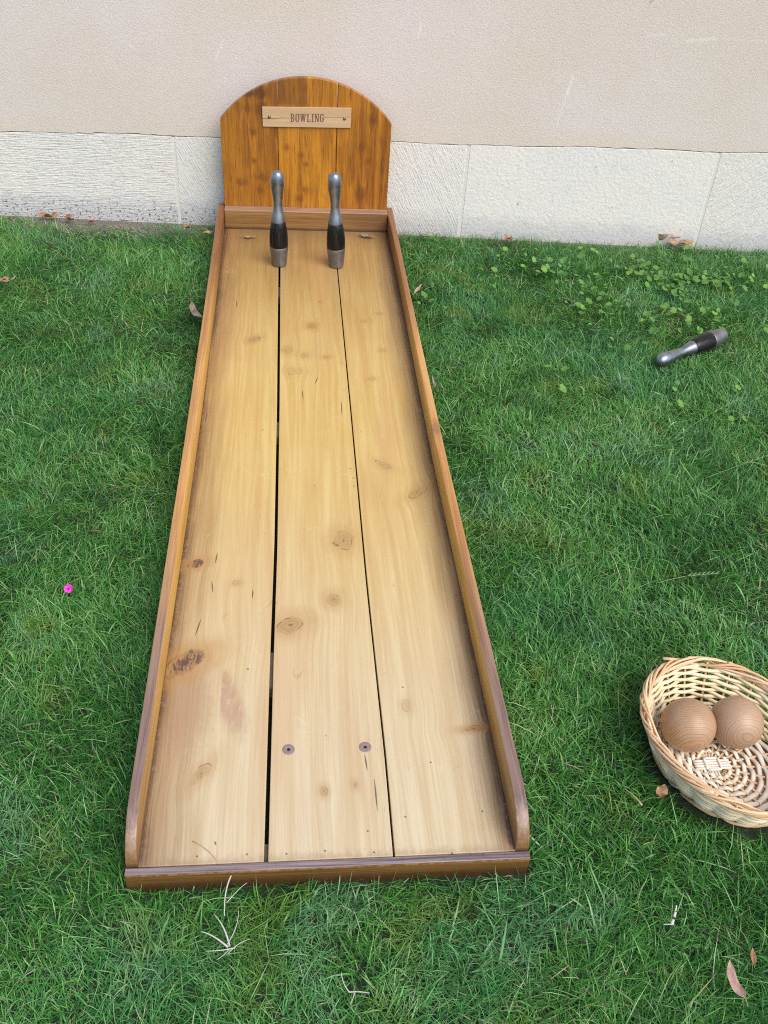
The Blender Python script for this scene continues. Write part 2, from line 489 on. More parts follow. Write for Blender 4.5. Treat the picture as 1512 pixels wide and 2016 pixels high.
def heart_patch(s, col, a, l, t, g1, g2, kn):
    """mauve heartwood patch by the big knot of the left plank"""
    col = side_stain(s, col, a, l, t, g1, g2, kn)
    dx = (a - 0.146 - (l - .34) * -.30) / 0.030; dy = (l - 0.335) / 0.085
    d = (dx * dx + dy * dy).sqrt() + (kn - .5) * .5
    edge = s.smooth(a, 0.1295, 0.1310)
    gx = s.noise(s.vec(a * 120 - l * 30, l * 40, 3.0), 1.0, 3)
    col = s.mix(s.smooth(d, 1.25, 0.35) * edge * s.smooth(gx, .3, .6, .32, .62), col, (.34, .175, .135))
    dx2 = (a - 0.075) / 0.055; dy2 = (l - 0.33) / 0.13
    d2 = (dx2 * dx2 + dy2 * dy2).sqrt() + (kn - .5) * .5
    return s.mix(s.smooth(d2, 1.2, 0.3) * 0.42, col, (.30, .165, .105))

HON = dict(c_lo=(.470, .285, .082), c_hi=(.590, .445, .170), rough=0.40, coat=0.25, coat_rough=0.28, bump=0.22, contrast=1.0, ticks=0.8, dark=(.105, .055, .048))
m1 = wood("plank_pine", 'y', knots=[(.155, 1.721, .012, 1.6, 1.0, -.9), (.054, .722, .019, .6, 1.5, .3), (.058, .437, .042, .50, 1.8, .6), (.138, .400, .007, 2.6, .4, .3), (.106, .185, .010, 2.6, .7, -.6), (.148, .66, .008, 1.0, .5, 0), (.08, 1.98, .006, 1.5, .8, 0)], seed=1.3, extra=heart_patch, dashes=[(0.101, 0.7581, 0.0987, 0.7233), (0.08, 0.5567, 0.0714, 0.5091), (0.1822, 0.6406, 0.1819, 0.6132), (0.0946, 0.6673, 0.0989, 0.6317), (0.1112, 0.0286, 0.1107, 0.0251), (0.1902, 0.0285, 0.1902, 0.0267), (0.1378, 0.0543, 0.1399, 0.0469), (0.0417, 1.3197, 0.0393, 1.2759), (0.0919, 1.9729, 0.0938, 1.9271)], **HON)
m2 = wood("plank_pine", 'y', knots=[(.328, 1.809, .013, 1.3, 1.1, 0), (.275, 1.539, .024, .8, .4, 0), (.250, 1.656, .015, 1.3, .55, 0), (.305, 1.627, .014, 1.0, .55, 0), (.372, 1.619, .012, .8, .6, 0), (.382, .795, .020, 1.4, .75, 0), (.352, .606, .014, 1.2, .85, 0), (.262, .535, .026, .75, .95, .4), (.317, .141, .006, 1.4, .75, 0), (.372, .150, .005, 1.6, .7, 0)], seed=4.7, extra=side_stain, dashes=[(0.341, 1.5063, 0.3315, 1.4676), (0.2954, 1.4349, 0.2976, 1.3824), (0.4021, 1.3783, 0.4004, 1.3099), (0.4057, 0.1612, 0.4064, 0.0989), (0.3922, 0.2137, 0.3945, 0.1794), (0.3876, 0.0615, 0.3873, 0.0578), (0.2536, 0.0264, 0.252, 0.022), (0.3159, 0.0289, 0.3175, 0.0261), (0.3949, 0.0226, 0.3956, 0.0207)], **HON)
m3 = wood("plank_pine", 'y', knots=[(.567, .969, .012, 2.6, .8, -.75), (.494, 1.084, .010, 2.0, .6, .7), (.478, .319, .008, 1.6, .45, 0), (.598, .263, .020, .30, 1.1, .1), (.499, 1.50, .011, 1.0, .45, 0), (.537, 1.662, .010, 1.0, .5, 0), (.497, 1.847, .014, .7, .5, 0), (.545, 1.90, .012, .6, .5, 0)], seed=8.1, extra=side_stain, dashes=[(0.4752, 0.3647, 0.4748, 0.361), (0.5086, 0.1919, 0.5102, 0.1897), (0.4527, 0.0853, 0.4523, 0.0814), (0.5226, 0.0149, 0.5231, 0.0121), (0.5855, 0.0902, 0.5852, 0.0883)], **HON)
bm = bmesh.new()
YF, YB = 0.0145, 2.552
def plank(xl, xr, midx):
    ys = np.linspace(YF, YB, 40)
    poly = [(xl(y), y) for y in ys] + [(xr(y), y) for y in ys[::-1]]
    bevel_prism(bm, poly, 'z', 0.030, FZ, 0.0012, 2, midx)
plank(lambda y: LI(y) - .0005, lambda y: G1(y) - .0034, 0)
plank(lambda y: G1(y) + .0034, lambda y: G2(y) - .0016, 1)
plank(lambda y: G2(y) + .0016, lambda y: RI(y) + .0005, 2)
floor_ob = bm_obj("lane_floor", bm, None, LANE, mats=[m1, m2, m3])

# screws sunk in the middle plank near the front
s = Sh("stained_screw_plug")
nn = s.noise(s.obj, 420, 3)
plug = s.done(s.mix(nn, (.16, .105, .10), (.33, .24, .22)), 0.6, s.bump(nn, 0.6, 0.001))
for (x, y) in ((.257, .229), (.394, .229)):
    g = Geo(); n = 28; V, F = [], []
    prof = [(.0112, .0004), (.0105, .0008), (.0048, .0007), (.0030, .0001)]
    for rr, zz in prof:
        V += [(rr * math.cos(k * 2 * math.pi / n), rr * math.sin(k * 2 * math.pi / n), FZ + zz) for k in range(n)]
    for i in range(len(prof) - 1):
        F += [(i * n + k, i * n + (k + 1) % n, (i + 1) * n + (k + 1) % n, (i + 1) * n + k) for k in range(n)]
    dk = len(F); F.append(tuple((len(prof) - 1) * n + k for k in range(n)))
    sdark = bpy.data.materials.get("screw_hole")
    if sdark is None:
        q = Sh("screw_hole"); sdark = q.done((.012, .008, .008), 0.8)
    o = mesh_obj("screw", np.array(V) + np.array((x, y, 0)), F, plug, floor_ob, True, [plug, sdark], [0] * dk + [1])
# small crack running from the right hand screw
# battens that carry the planks, seen through the gaps
raw = wood("raw_batten", 'x', c_lo=(.22, .18, .13), c_hi=(.33, .28, .21), seed=2.2, rough=0.8, spec=0.2)
for y0, y1 in ((.0165, .058), (.388, .480), (1.238, 1.305), (2.05, 2.12)):
    bm = bmesh.new(); box_prism(bm, .030, .620, y0, y1, 0.001, .0295, .001, 1)
    bm_obj("cross_batten", bm, raw, LANE)

# side rails
def rail_stain(s, col, a, l, t, g1, g2, kn):
    jit = (s.noise(s.vec(l * 2.2, a * 6, 1.7), 1.0, 3) - 0.5) * 0.5
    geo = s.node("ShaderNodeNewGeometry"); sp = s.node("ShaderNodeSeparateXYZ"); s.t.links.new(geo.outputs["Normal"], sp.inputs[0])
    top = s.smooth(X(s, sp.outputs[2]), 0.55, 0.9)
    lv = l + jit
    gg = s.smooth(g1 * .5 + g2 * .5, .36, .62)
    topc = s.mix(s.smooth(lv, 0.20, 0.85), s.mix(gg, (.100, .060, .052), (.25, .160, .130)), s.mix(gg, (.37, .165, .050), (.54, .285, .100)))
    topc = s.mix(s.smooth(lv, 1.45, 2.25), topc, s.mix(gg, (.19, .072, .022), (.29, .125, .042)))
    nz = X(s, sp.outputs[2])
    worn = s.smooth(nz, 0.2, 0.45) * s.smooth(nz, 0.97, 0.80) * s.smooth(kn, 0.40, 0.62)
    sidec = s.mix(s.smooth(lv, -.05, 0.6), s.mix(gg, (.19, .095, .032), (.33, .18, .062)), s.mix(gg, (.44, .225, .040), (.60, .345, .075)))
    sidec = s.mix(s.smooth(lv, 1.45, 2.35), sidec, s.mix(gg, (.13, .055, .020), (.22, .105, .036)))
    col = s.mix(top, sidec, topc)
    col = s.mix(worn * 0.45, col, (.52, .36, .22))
    # burnt dark line where the rail meets the floor
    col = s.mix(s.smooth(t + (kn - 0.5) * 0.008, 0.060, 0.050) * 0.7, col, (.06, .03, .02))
    fr = s.smooth(l + (kn - .5) * .03, 0.07, 0.02)
    col = s.mix(fr * 0.55, col, (.13, .065, .032))
    col = s.mix(s.smooth(kn, 0.62, 0.75) * 0.3, col, (.07, .04, .03))
    return col
RAIL = dict(c_lo=(.3, .15, .05), c_hi=(.45, .24, .08), rough=0.42, coat=0.20, coat_rough=0.25, bump=0.35, extra=rail_stain, contrast=1.0)
def rail(fo, fi, mat, lab):
    # cross-sections from front to back; the front end is rounded over like a skirting board
    ys = np.concatenate([0.016 + (1 - np.cos(np.linspace(0, math.pi / 2, 14))) * 0.090, np.linspace(0.12, 2.63, 44)])
    V, F = [], []
    for y in ys:
        t = min(1.0, max(0.0, (0.106 - y) / 0.090))
        zt = FZ + 0.004 + 0.061 * math.sqrt(max(0.0, 1 - t * t))
        xo, xi = fo(y), fi(y); sg = 1 if xi > xo else -1; r = 0.0032
        V += [(xo, y, 0.0), (xo, y, zt - r), (xo + sg * r * .3, y, zt - r * .3), (xo + sg * r, y, zt), (xi - sg * r, y, zt), (xi - sg * r * .3, y, zt - r * .3), (xi, y, zt - r), (xi, y, 0.0)]
    k = 8
    for i in range(len(ys) - 1):
        for j in range(k):
            a, b = i * k + j, i * k + (j + 1) % k
            F.append((a, b, b + k, a + k) if fo(0) < fi(0) else (a, a + k, b + k, b))
    F.append(tuple(range(k)) if fo(0) > fi(0) else tuple(range(k))[::-1]); e = (len(ys) - 1) * k
    F.append(tuple(e + j for j in range(k)) if fo(0) < fi(0) else tuple(e + j for j in range(k))[::-1])
    o = mesh_obj("side_rail", V, F, mat, LANE, True)
    # keep the long edges crisp
    me = o.data
    bmx = bmesh.new(); bmx.from_mesh(me); bmesh.ops.recalc_face_normals(bmx, faces=bmx.faces[:])
    for e_ in bmx.edges:
        e_.smooth = e_.calc_face_angle(0) < 0.75
    bmx.to_mesh(me); bmx.free()
    return o
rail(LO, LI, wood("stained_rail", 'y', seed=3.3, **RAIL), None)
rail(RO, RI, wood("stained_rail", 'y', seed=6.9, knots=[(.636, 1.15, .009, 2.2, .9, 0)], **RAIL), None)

def strip_stain(s, col, a, l, t, g1, g2, kn):
    geo = s.node("ShaderNodeNewGeometry"); sp = s.node("ShaderNodeSeparateXYZ"); s.t.links.new(geo.outputs["Normal"], sp.inputs[0])
    top = s.smooth(X(s, sp.outputs[2]), 0.5, 0.85)
    gg = s.smooth(g1 * .4 + g2 * .6, .38, .62)
    topc = s.mix(gg, (.085, .062, .070), (.27, .205, .20))  # stained top face, its lavender sky sheen worked into the colour
    topc = s.mix(s.smooth(kn, 0.60, 0.74) * 0.6, topc, (.06, .04, .035))
    edge = s.smooth(t, 0.043, 0.047) * s.smooth(t, 0.0502, 0.0485)
    sc = s.mix(s.smooth(t, 0.010, 0.045), (.065, .030, .012), s.mix(gg, (.125, .055, .015), (.235, .110, .032)))
    sc = s.mix(edge * 0.5 * s.smooth(kn, .4, .6), sc, (.42, .26, .14))
    return s.mix(top, sc, topc)
strip_mat = wood("stained_strip", 'x', seed=5.1, rough=0.40, coat=0.45, coat_rough=0.22, bump=0.35, extra=strip_stain)
bm = bmesh.new(); box_prism(bm, 0.0005, 0.6508, 0.0, 0.0132, 0.0, 0.0505, .0018, 2)
bm_obj("front_strip", bm, strip_mat, LANE)

def back_stain(s, col, a, l, t, g1, g2, kn):
    geo = s.node("ShaderNodeNewGeometry"); sp = s.node("ShaderNodeSeparateXYZ"); s.t.links.new(geo.outputs["Normal"], sp.inputs[0])
    top = s.smooth(X(s, sp.outputs[2]), 0.5, 0.85)
    jit = (s.noise(s.vec(l * 9, t * 9, 2.0), 1.0, 3) - 0.5) * 0.12
    gg = s.smooth(g1 * .4 + g2 * .6, .38, .62)
    sc = s.mix(gg, (.190, .088, .024), (.330, .170, .055))
    sc = s.mix(s.smooth(l + jit, 0.30, 0.62) * 0.55, sc, (.13, .065, .028))
    sc = s.mix(s.smooth(t + jit * 0.12, 0.066, 0.05) * 0.8, sc, (.04, .022, .016))
    tc = s.mix(gg, (.24, .14, .085), (.42, .27, .18))
    return s.mix(top, sc, tc)
back_mat = wood("stained_back_rail", 'x', seed=7.7, rough=0.45, coat=0.2, coat_rough=0.3, bump=0.35, extra=back_stain)
bm = bmesh.new(); box_prism(bm, .0245, .6245, 2.553, 2.5965, 0.0, 0.1205, .004, 3)
bm_obj("back_rail", bm, back_mat, LANE)

# arched back board of three boards
def bb_stain(dark_masks):
    def fn(s, col, a, l, t, g1, g2, kn):
        big = s.noise(s.vec(a * 11, l * 7, 4.4), 1.0, 3)
        fib = s.noise(s.vec(a * 210, l * 13, 4.4), 1.0, 5, 0.7)
        sm = s.noise(s.vec(a * 45, l * 17, 4.4), 1.0, 3)
        col = s.mix(s.smooth(big, 0.50, 0.72) * 0.45, col, (.21, .070, .010))
        col = s.mix(s.smooth(fib, 0.52, 0.66) * 0.62, col, (.115, .034, .007))
        col = s.mix(s.smooth(fib, 0.44, 0.33) * 0.35, col, (.58, .285, .055))
        for (cx, cz, rx, rz, st) in dark_masks:
            dx = (a - cx) / rx; dz = (l - cz) / rz
            d = (dx * dx + dz * dz).sqrt() + (sm - 0.5) * 2.2 + (fib - 0.5) * 1.6
            col = s.mix(s.smooth(d, 1.05, 0.45) * st * s.smooth(fib, 0.30, 0.6, 0.7, 1.0), col, (.062, .022, .010))
        # middle board is glued up of two lamellae: darker left one at the top
        step = s.smooth(a, 0.3262, 0.3252) * s.smooth(a, 0.224, 0.226) * s.smooth(l + (big - .5) * .1, 0.455, 0.50)
        col = s.mix(step * 0.55, col, (.10, .034, .010))
        return col
    return fn
BBK = [(.120, .463, .008, 1.0, .7, 0), (.137, .385, .009, 1.0, .9, 0), (.138, .285, .006, 1.0, .9, 0), (.155, .180, .011, 1.2, .7, 0), (.300, .150, .009, 1.0, .6, 0), (.322, .278, .007, .8, .9, 0), (.253, .335, .007, 1.0, .9, 0), (.305, .31, .006, 1, .8, 0), (.315, .535, .009, 1.2, .6, 0), (.52, .345, .008, 1.3, .9, 0), (.548, .295, .006, 1.3, .8, 0), (.560, .43, .007, 2, .8, 0), (.518, .16, .010, 1.2, .7, 0), (.315, .185, .008, 1, .8, 0)]
def sub(a, b): return [k for k in BBK if a <= k[0] < b]
AMB = dict(c_lo=(.22, .068, .007), c_hi=(.500, .195, .014), rough=0.42, coat=0.15, coat_rough=0.3, bump=0.35, dark=(.075, .026, .012), contrast=1.1, ticks=0.8)
bbm = [wood("amber_board", 'z', knots=sub(0, .223), seed=2.9, extra=bb_stain([(.155, .515, .060, .022, .75), (.170, .460, .028, .030, .55), (.085, .470, .022, .022, .40), (.085, .205, .026, .018, .45), (.165, .225, .026, .022, .45)]), **dict(AMB, c_lo=(.19, .060, .007), c_hi=(.46, .180, .014))),
       wood("amber_board", 'z', knots=sub(.223, .43), seed=5.9, extra=bb_stain([(.30, .155, .02, .02, .4)]), **dict(AMB, c_lo=(.27, .092, .008), c_hi=(.58, .245, .018))),
       wood("amber_board", 'z', knots=sub(.43, 1), seed=9.4, extra=bb_stain([(.56, .45, .016, .03, .4), (.525, .185, .022, .035, .5), (.60, .28, .010, .10, .35)]), **AMB)]
XL, XR, CX, CZ, RR = 0.0245, 0.6235, 0.3245, 0.188, 0.3825
bm = bmesh.new()
def arch_board(x0, x1, midx):
    n = 24
    poly = [(x0, 0.002), (x1, 0.002)]
    for i in range(n + 1):
        x = x1 + (x0 - x1) * i / n
        poly.append((x, CZ + math.sqrt(RR * RR - (x - CX) ** 2)))
    bevel_prism(bm, poly, 'y', 2.5975, 2.6195, 0.0022, 2, midx)
arch_board(XL, .2222, 0); arch_board(.2238, .4292, 1); arch_board(.4312, XR, 2)
bm_obj("backboard", bm, None, LANE, mats=bbm)

# name plaque with its lettering and two screws
def plq(s, col, a, l, t, g1, g2, kn):
    # one darker growth line across the plate
    ln = (t - (0.4335 + (l - .17) * 0.050 + (s.noise(s.vec(l * 18, 1.0, 2.0), 1.0, 2) - 0.5) * 0.010)).abs()
    lw = s.smooth(l, 0.30, 0.17, 0.0010, 0.0026)
    k = s.smooth(ln / lw, 1.2, 0.4) * s.smooth((l - 0.325).abs(), 0.0, 0.07, .25, .85)
    return s.mix(k, col, (.20, .105, .05))
plq_mat = wood("beech_plaque", 'x', c_lo=(.46, .295, .155), c_hi=(.56, .385, .225), seed=1.9, rough=0.55, bump=0.12, extra=plq)
bm = bmesh.new()
poly = [(.1712, .4060), (.4782, .4115), (.4790, .4785), (.1700, .4720)]
bevel_prism(bm, poly, 'y', 2.5902, 2.5970, 0.0008, 1)
plaque = bm_obj("name_plaque", bm, plq_mat, LANE)
s = Sh("burnt_ink")
nn = s.noise(s.obj, 700, 3)
ink = s.done(s.mix(s.smooth(nn, .4, .6), (.085, .036, .022), (.24, .13, .075)), 0.8)
LET = Geo(); zc = [0]
LX, LZ, LW, LH, TH = 0.2680, 0.4270, 0.0138, 0.0275, 0.0037
def L_rot(x, z):   # follows the slight tilt of the plaque
    return x, z + (x - .325) * 0.020
def slab(ox, pts):
    """closed polygon stroke in letter units (0..1 wide, 0..1 high)"""
    zc[0] += 1
    yf = 2.5899 - 0.00002 * (zc[0] % 6)
    P2 = [L_rot(ox + p[0] * LW, LZ + p[1] * LH) for p in pts]; n = len(P2)
    V = [(p[0], yf, p[1]) for p in P2] + [(p[0], 2.5908, p[1]) for p in P2]
    F = [tuple(range(n))] + [(i, i + n, (i + 1) % n + n, (i + 1) % n) for i in range(n)]
    LET.add((np.array(V), F))
def bar(ox, x0, z0, x1, z1): slab(ox, [(x0, z0), (x1, z0), (x1, z1), (x0, z1)])
def arcband(ox, cx, cz, rx, rz, wx, wz, a0, a1, n=10):
    for i in range(n):
        t0, t1 = R(a0 + (a1 - a0) * i / n), R(a0 + (a1 - a0) * (i + 1) / n)
        slab(ox, [(cx + rx * math.cos(t0), cz + rz * math.sin(t0)), (cx + rx * math.cos(t1), cz + rz * math.sin(t1)), (cx + (rx - wx) * math.cos(t1), cz + (rz - wz) * math.sin(t1)), (cx + (rx - wx) * math.cos(t0), cz + (rz - wz) * math.sin(t0))])
B_ = .30; SER = .09
def ch_B(o):
    bar(o, .08, 0, .08 + B_, 1); bar(o, -.02, 0, .5, SER); bar(o, -.02, 1 - SER, .5, 1); bar(o, .3, .47, .5, .55)
    arcband(o, .48, .75, .46, .25, B_, SER, -90, 90); arcband(o, .48, .26, .50, .26, B_, SER, -90, 90)
def ch_O(o): arcband(o, .5, .74, .5, .26, B_, SER, 0, 180); arcband(o, .5, .26, .5, .26, B_, SER, 180, 360); bar(o, 0, .26, B_, .74); bar(o, 1 - B_, .26, 1, .74)
def ch_W(o):
    for a, b in ((.0, .30), (.58, .30), (.58, .86), (1.14, .86)):
        slab(o, [(b, 0), (b + .22, 0), (a + .26, 1), (a, 1)])
    bar(o, -.1, 1 - SER, .38, 1); bar(o, .46, 1 - SER, .94, 1); bar(o, 1.04, 1 - SER, 1.5, 1)
def ch_L(o): bar(o, .12, 0, .12 + B_, 1); bar(o, -.02, 1 - SER, .56, 1); bar(o, -.02, 0, .95, SER); slab(o, [(.78, 0), (.95, 0), (.95, .36), (.88, .36)])
def ch_I(o): bar(o, .15, 0, .15 + B_, 1); bar(o, 0, 1 - SER, .6, 1); bar(o, 0, 0, .6, SER)
def ch_N(o):
    bar(o, .10, 0, .26, 1); bar(o, .84, 0, 1.0, 1); slab(o, [(.72, 0), (1.0, 0), (.38, 1), (.06, 1)])
    bar(o, -.04, 1 - SER, .3, 1); bar(o, -.04, 0, .40, SER); bar(o, .70, 1 - SER, 1.14, 1)
def ch_G(o):
    arcband(o, .5, .74, .5, .26, B_, SER, 20, 180); arcband(o, .5, .26, .5, .26, B_, SER, 180, 360); bar(o, 0, .26, B_, .74); bar(o, 1 - B_, .2, 1, .48); bar(o, .56, .40, 1.1, .49); slab(o, [(.88, .70), (1.0, .70), (1.0, 1), (.92, 1)])
pos = LX
for fn, adv in ((ch_B, 1.22), (ch_O, 1.22), (ch_W, 1.66), (ch_L, 1.16), (ch_I, .82), (ch_N, 1.28), (ch_G, 1.2)):
    fn(pos); pos += adv * LW
LET.build("lettering", ink, plaque, smooth=False)
s = Sh("aged_brass_screw")
nn = s.noise(s.obj, 300, 3)
brass = s.done(s.mix(nn, (.16, .10, .07), (.36, .25, .18)), 0.35, metal=0.85)
def lathe(prof, n=40, axis='z', cap0=True, cap1=True):
    V, F = [], []
    for rr, zz in prof:
        for k in range(n):
            c_, s_ = rr * math.cos(2 * math.pi * k / n), rr * math.sin(2 * math.pi * k / n)
            V.append((c_, s_, zz) if axis == 'z' else (c_, -zz, s_))
    for i in range(len(prof) - 1):
        F += [(i * n + k, i * n + (k + 1) % n, (i + 1) * n + (k + 1) % n, (i + 1) * n + k) for k in range(n)]
    if cap0: F.append(tuple(range(n))[::-1])
    if cap1: F.append(tuple((len(prof) - 1) * n + k for k in range(n)))
    return np.array(V), F
for x, z in ((.1945, .4400), (.4560, .4430)):
    V, F = lathe([(.0055, 0), (.0055, .0008), (.0049, .0022), (.0035, .0034), (.0016, .0040), (.0004, .0041)], 20, 'y')
    mesh_obj("screw", V + np.array((x, 2.5902, z)), F, brass, plaque, True)

# ================================================================ skittle pins
def metal_mat(name, c0, c1, r0):
    s = Sh(name)
    sc = s.noise(s.vec(s.x * 30, s.y * 30, s.z * 260), 1.0, 4, 0.6); bl = s.noise(s.obj, 26, 3); fi = s.noise(s.obj, 420, 3)
    c = s.mix(s.smooth(bl, 0.3, 0.7), c0, c1)
    c = s.mix(s.smooth(fi, 0.62, 0.75) * 0.35, c, (.10, .10, .10))
    rr = (sc - 0.5) * 0.25 + r0 + (bl - 0.5) * 0.15
    return s.done(c, rr, s.bump(sc * 0.5 + fi * 0.5, 0.12, 0.001), 0.5, metal=0.92)
steel = metal_mat("dull_aluminium", (.20, .215, .25), (.32, .34, .385), 0.38)
steel2 = metal_mat("grey_aluminium", (.190, .188, .198), (.29, .288, .305), 0.46)
s = Sh("black_wood")
gr = s.noise(s.vec(s.x * 160, s.y * 160, s.z * 9), 1.0, 4, 0.65)
blk = s.done(s.mix(s.smooth(gr, 0.52, 0.75), (.006, .0055, .0055), (.050, .040, .030)), s.smooth(gr, 0.3, 0.7, 0.25, 0.45), s.bump(gr, 0.5, 0.0015), 0.28)

def pin(label, group):
    e = empty("skittle_pin", (0, 0, 0), label, "skittle pin", group=group)
    foot = [(.0215, 0), (.0243, .0015), (.0252, .006), (.0275, .025), (.0296, .045), (.0311, .062), (.0315, .0690), (.0312, .0696)]
    grip = [(.0311, .0697), (.0315, .0702), (.0316, .085), (.0312, .100), (.0298, .118), (.0272, .137), (.0243, .1545), (.0238, .1550)]
    head0 = [(.0236, .1550), (.0241, .1556), (.0236, .160), (.0208, .174), (.0176, .189), (.0153, .203), (.0147, .2110), (.0150, .220), (.0163, .234), (.0184, .251), (.0207, .268), (.0222, .283), (.0224, .293), (.0214, .303), (.0190, .312), (.0150, .3188), (.0095, .3226), (.0040, .3243), (.0006, .3246)]
    def spl(pr, k=4):
        pr = np.array(pr); t = np.arange(len(pr)); tt = np.linspace(0, len(pr) - 1, (len(pr) - 1) * k + 1)
        # Catmull-Rom through the profile
        out = []
        for q in tt:
            i = min(int(q), len(pr) - 2); f = q - i
            p0, p1, p2, p3 = pr[max(i - 1, 0)], pr[i], pr[i + 1], pr[min(i + 2, len(pr) - 1)]
            out.append(tuple(0.5 * ((2 * p1) + (-p0 + p2) * f + (2 * p0 - 5 * p1 + 4 * p2 - p3) * f * f + (-p0 + 3 * p1 - 3 * p2 + p3) * f ** 3)))
        return out
    for nm, pr, mt in (("foot", foot, steel2), ("grip_band", grip, blk), ("head", spl(head0), steel)):
        V, F = lathe(pr, 48)
        mesh_obj(nm, V, F, mt, e, True)
    return e
def copy_tree(o, parent=None):
    c = o.copy(); COL.objects.link(c)
    if parent: c.parent = parent
    for ch in list(o.children): copy_tree(ch, c)
    return c
p1 = pin("metal and black skittle pin standing upright over the wider left gap between the planks", "skittle pins")
p2 = copy_tree(p1); p3 = copy_tree(p1)
p1.location = (.2262, 2.249, FZ); p1.rotation_euler = (0, R(-.5), 0)
p2.location = (.4232, 2.246, FZ); p2.rotation_euler = (0, R(-2.5), 0)
p2["label"] = "metal and black skittle pin standing upright over the narrower right gap between the planks"
p3["label"] = "metal and black skittle pin knocked over, lying in the grass by the right edge"
ax = Vector((1.386 - 1.665, 1.640 - 1.798, 0.0)).normalized()
ax = (ax + Vector((0, 0, -0.05))).normalized()
p3.rotation_mode = 'QUATERNION'
p3.rotation_quaternion = ax.to_track_quat('Z', 'Y')
p3.location = Vector((1.6560, 1.7960, 0.044))
p3.scale = (.93, .93, .93)

# ================================================================ basket and balls
BC = np.array((1.0618, 0.2028)); BA = R(-65)
bdir = np.array((math.cos(BA), math.sin(BA))); bnor = np.array((-bdir[1], bdir[0]))
BLOC = np.array((BC[0], BC[1], 0.0))
def ell(th, a, b, z, off=(0, 0)):
    th = np.asarray(th, float)
    p_ = np.outer(a * np.cos(th), bdir) + np.outer(b * np.sin(th), bnor)
    return np.c_[p_[:, 0] + off[0], p_[:, 1] + off[1], np.broadcast_to(z, th.shape)]
basket = empty("wicker_basket", tuple(BLOC), "oval open wicker basket of pale willow on the grass, holding two wooden balls", "basket")
def wicker(name, c0, c1, dark, var=0.5):
    s = Sh(name)
    n1 = s.noise(s.obj, 38, 3); n2 = s.noise(s.obj, 260, 3); a = s.attr("tint")
    c = s.mix((a * 0.7 + n1 * 0.45).min(1.0), c0, c1)
    c = s.mix(s.smooth(n2, 0.58, 0.75) * 0.35, c, dark)
    return s.done(c, 0.5, s.bump(n2, 0.3, 0.001), 0.35)
w_in = wicker("peeled_willow", (.72, .54, .28), (.86, .75, .53), (.30, .20, .11))
w_rim = wicker("buff_willow", (.54, .30, .14), (.74, .55, .34), (.30, .14, .06))
w_base = wicker("split_willow", (.56, .45, .30), (.82, .77, .67), (.30, .20, .12))
class GeoT(Geo):
    """Geo that also stores one tint per strand"""
    def __init__(s): super().__init__(); s.T = []
    def add(s, vf, m=0, tint=None):
        s.T += [random.random() if tint is None else tint] * len(vf[0]); super().add(vf, m)
    def build(s, *a, **k):
        o = super().build(*a, **k)
        at = o.data.attributes.new("tint", 'FLOAT', 'POINT'); at.data.foreach_set("value", np.array(s.T, dtype=np.float32))
        return o
random.seed(4)
H0, H1 = 0.010, 0.088
def side_ab(h):   # half axes of the wall at height h, flaring outwards
    t = (h - H0) / (H1 - H0)
    e = t ** 0.75
    return 0.131 + (0.172 - 0.131) * e, 0.108 + (0.146 - 0.108) * e
NS = 22
G = GeoT()
for k in range(NS):
    th = 2 * math.pi * k / NS
    hs = np.linspace(0.008, 0.096, 9)
    P_ = np.array([ell([th], *side_ab(max(h, H0)), h)[0] for h in hs])
    G.add(tube(P_, 0.0024, 6, up=(bdir[0] * .3, bdir[1] * .3, .1)), 1, tint=random.random() * .5)
rows = 13
th = np.linspace(0, 2 * math.pi, NS * 10, endpoint=False)
for r in range(rows):
    h = H0 + 0.003 + (H1 - H0 - 0.004) * r / (rows - 1)
    a, b = side_ab(h)
    ph = 0 if r % 2 else math.pi
    off = 0.0042 * np.cos(NS / 2 * th + ph)
    zz = h + 0.0009 * np.sin(NS / 2 * th * 0.37 + r) + vnoise(th * 3 + r * 7, th * 0, 1.0, r + 1) * 0.0022
    pts = np.outer((a + off) * np.cos(th), bdir) + np.outer((b + off) * np.sin(th), bnor)
    P_ = np.c_[pts, zz]
    # every round is worked from three overlapping rods
    cut = [int(len(th) * (f + 0.13 * r % 1)) for f in (0, .34, .67)]
    for ci in range(3):
        i0 = cut[ci]; i1 = cut[(ci + 1) % 3] + (len(th) if ci == 2 else 0)
        idx = np.arange(i0, i1 + 6) % len(th)
        rr = 0.0036 * (0.88 + 0.24 * np.linspace(0, 1, len(idx)))
        G.add(tube(P_[idx], rr, 6), 0, tint=0.25 + random.random() * .75)
G.build("side_weave", w_in, basket, mats=[w_in, w_rim])
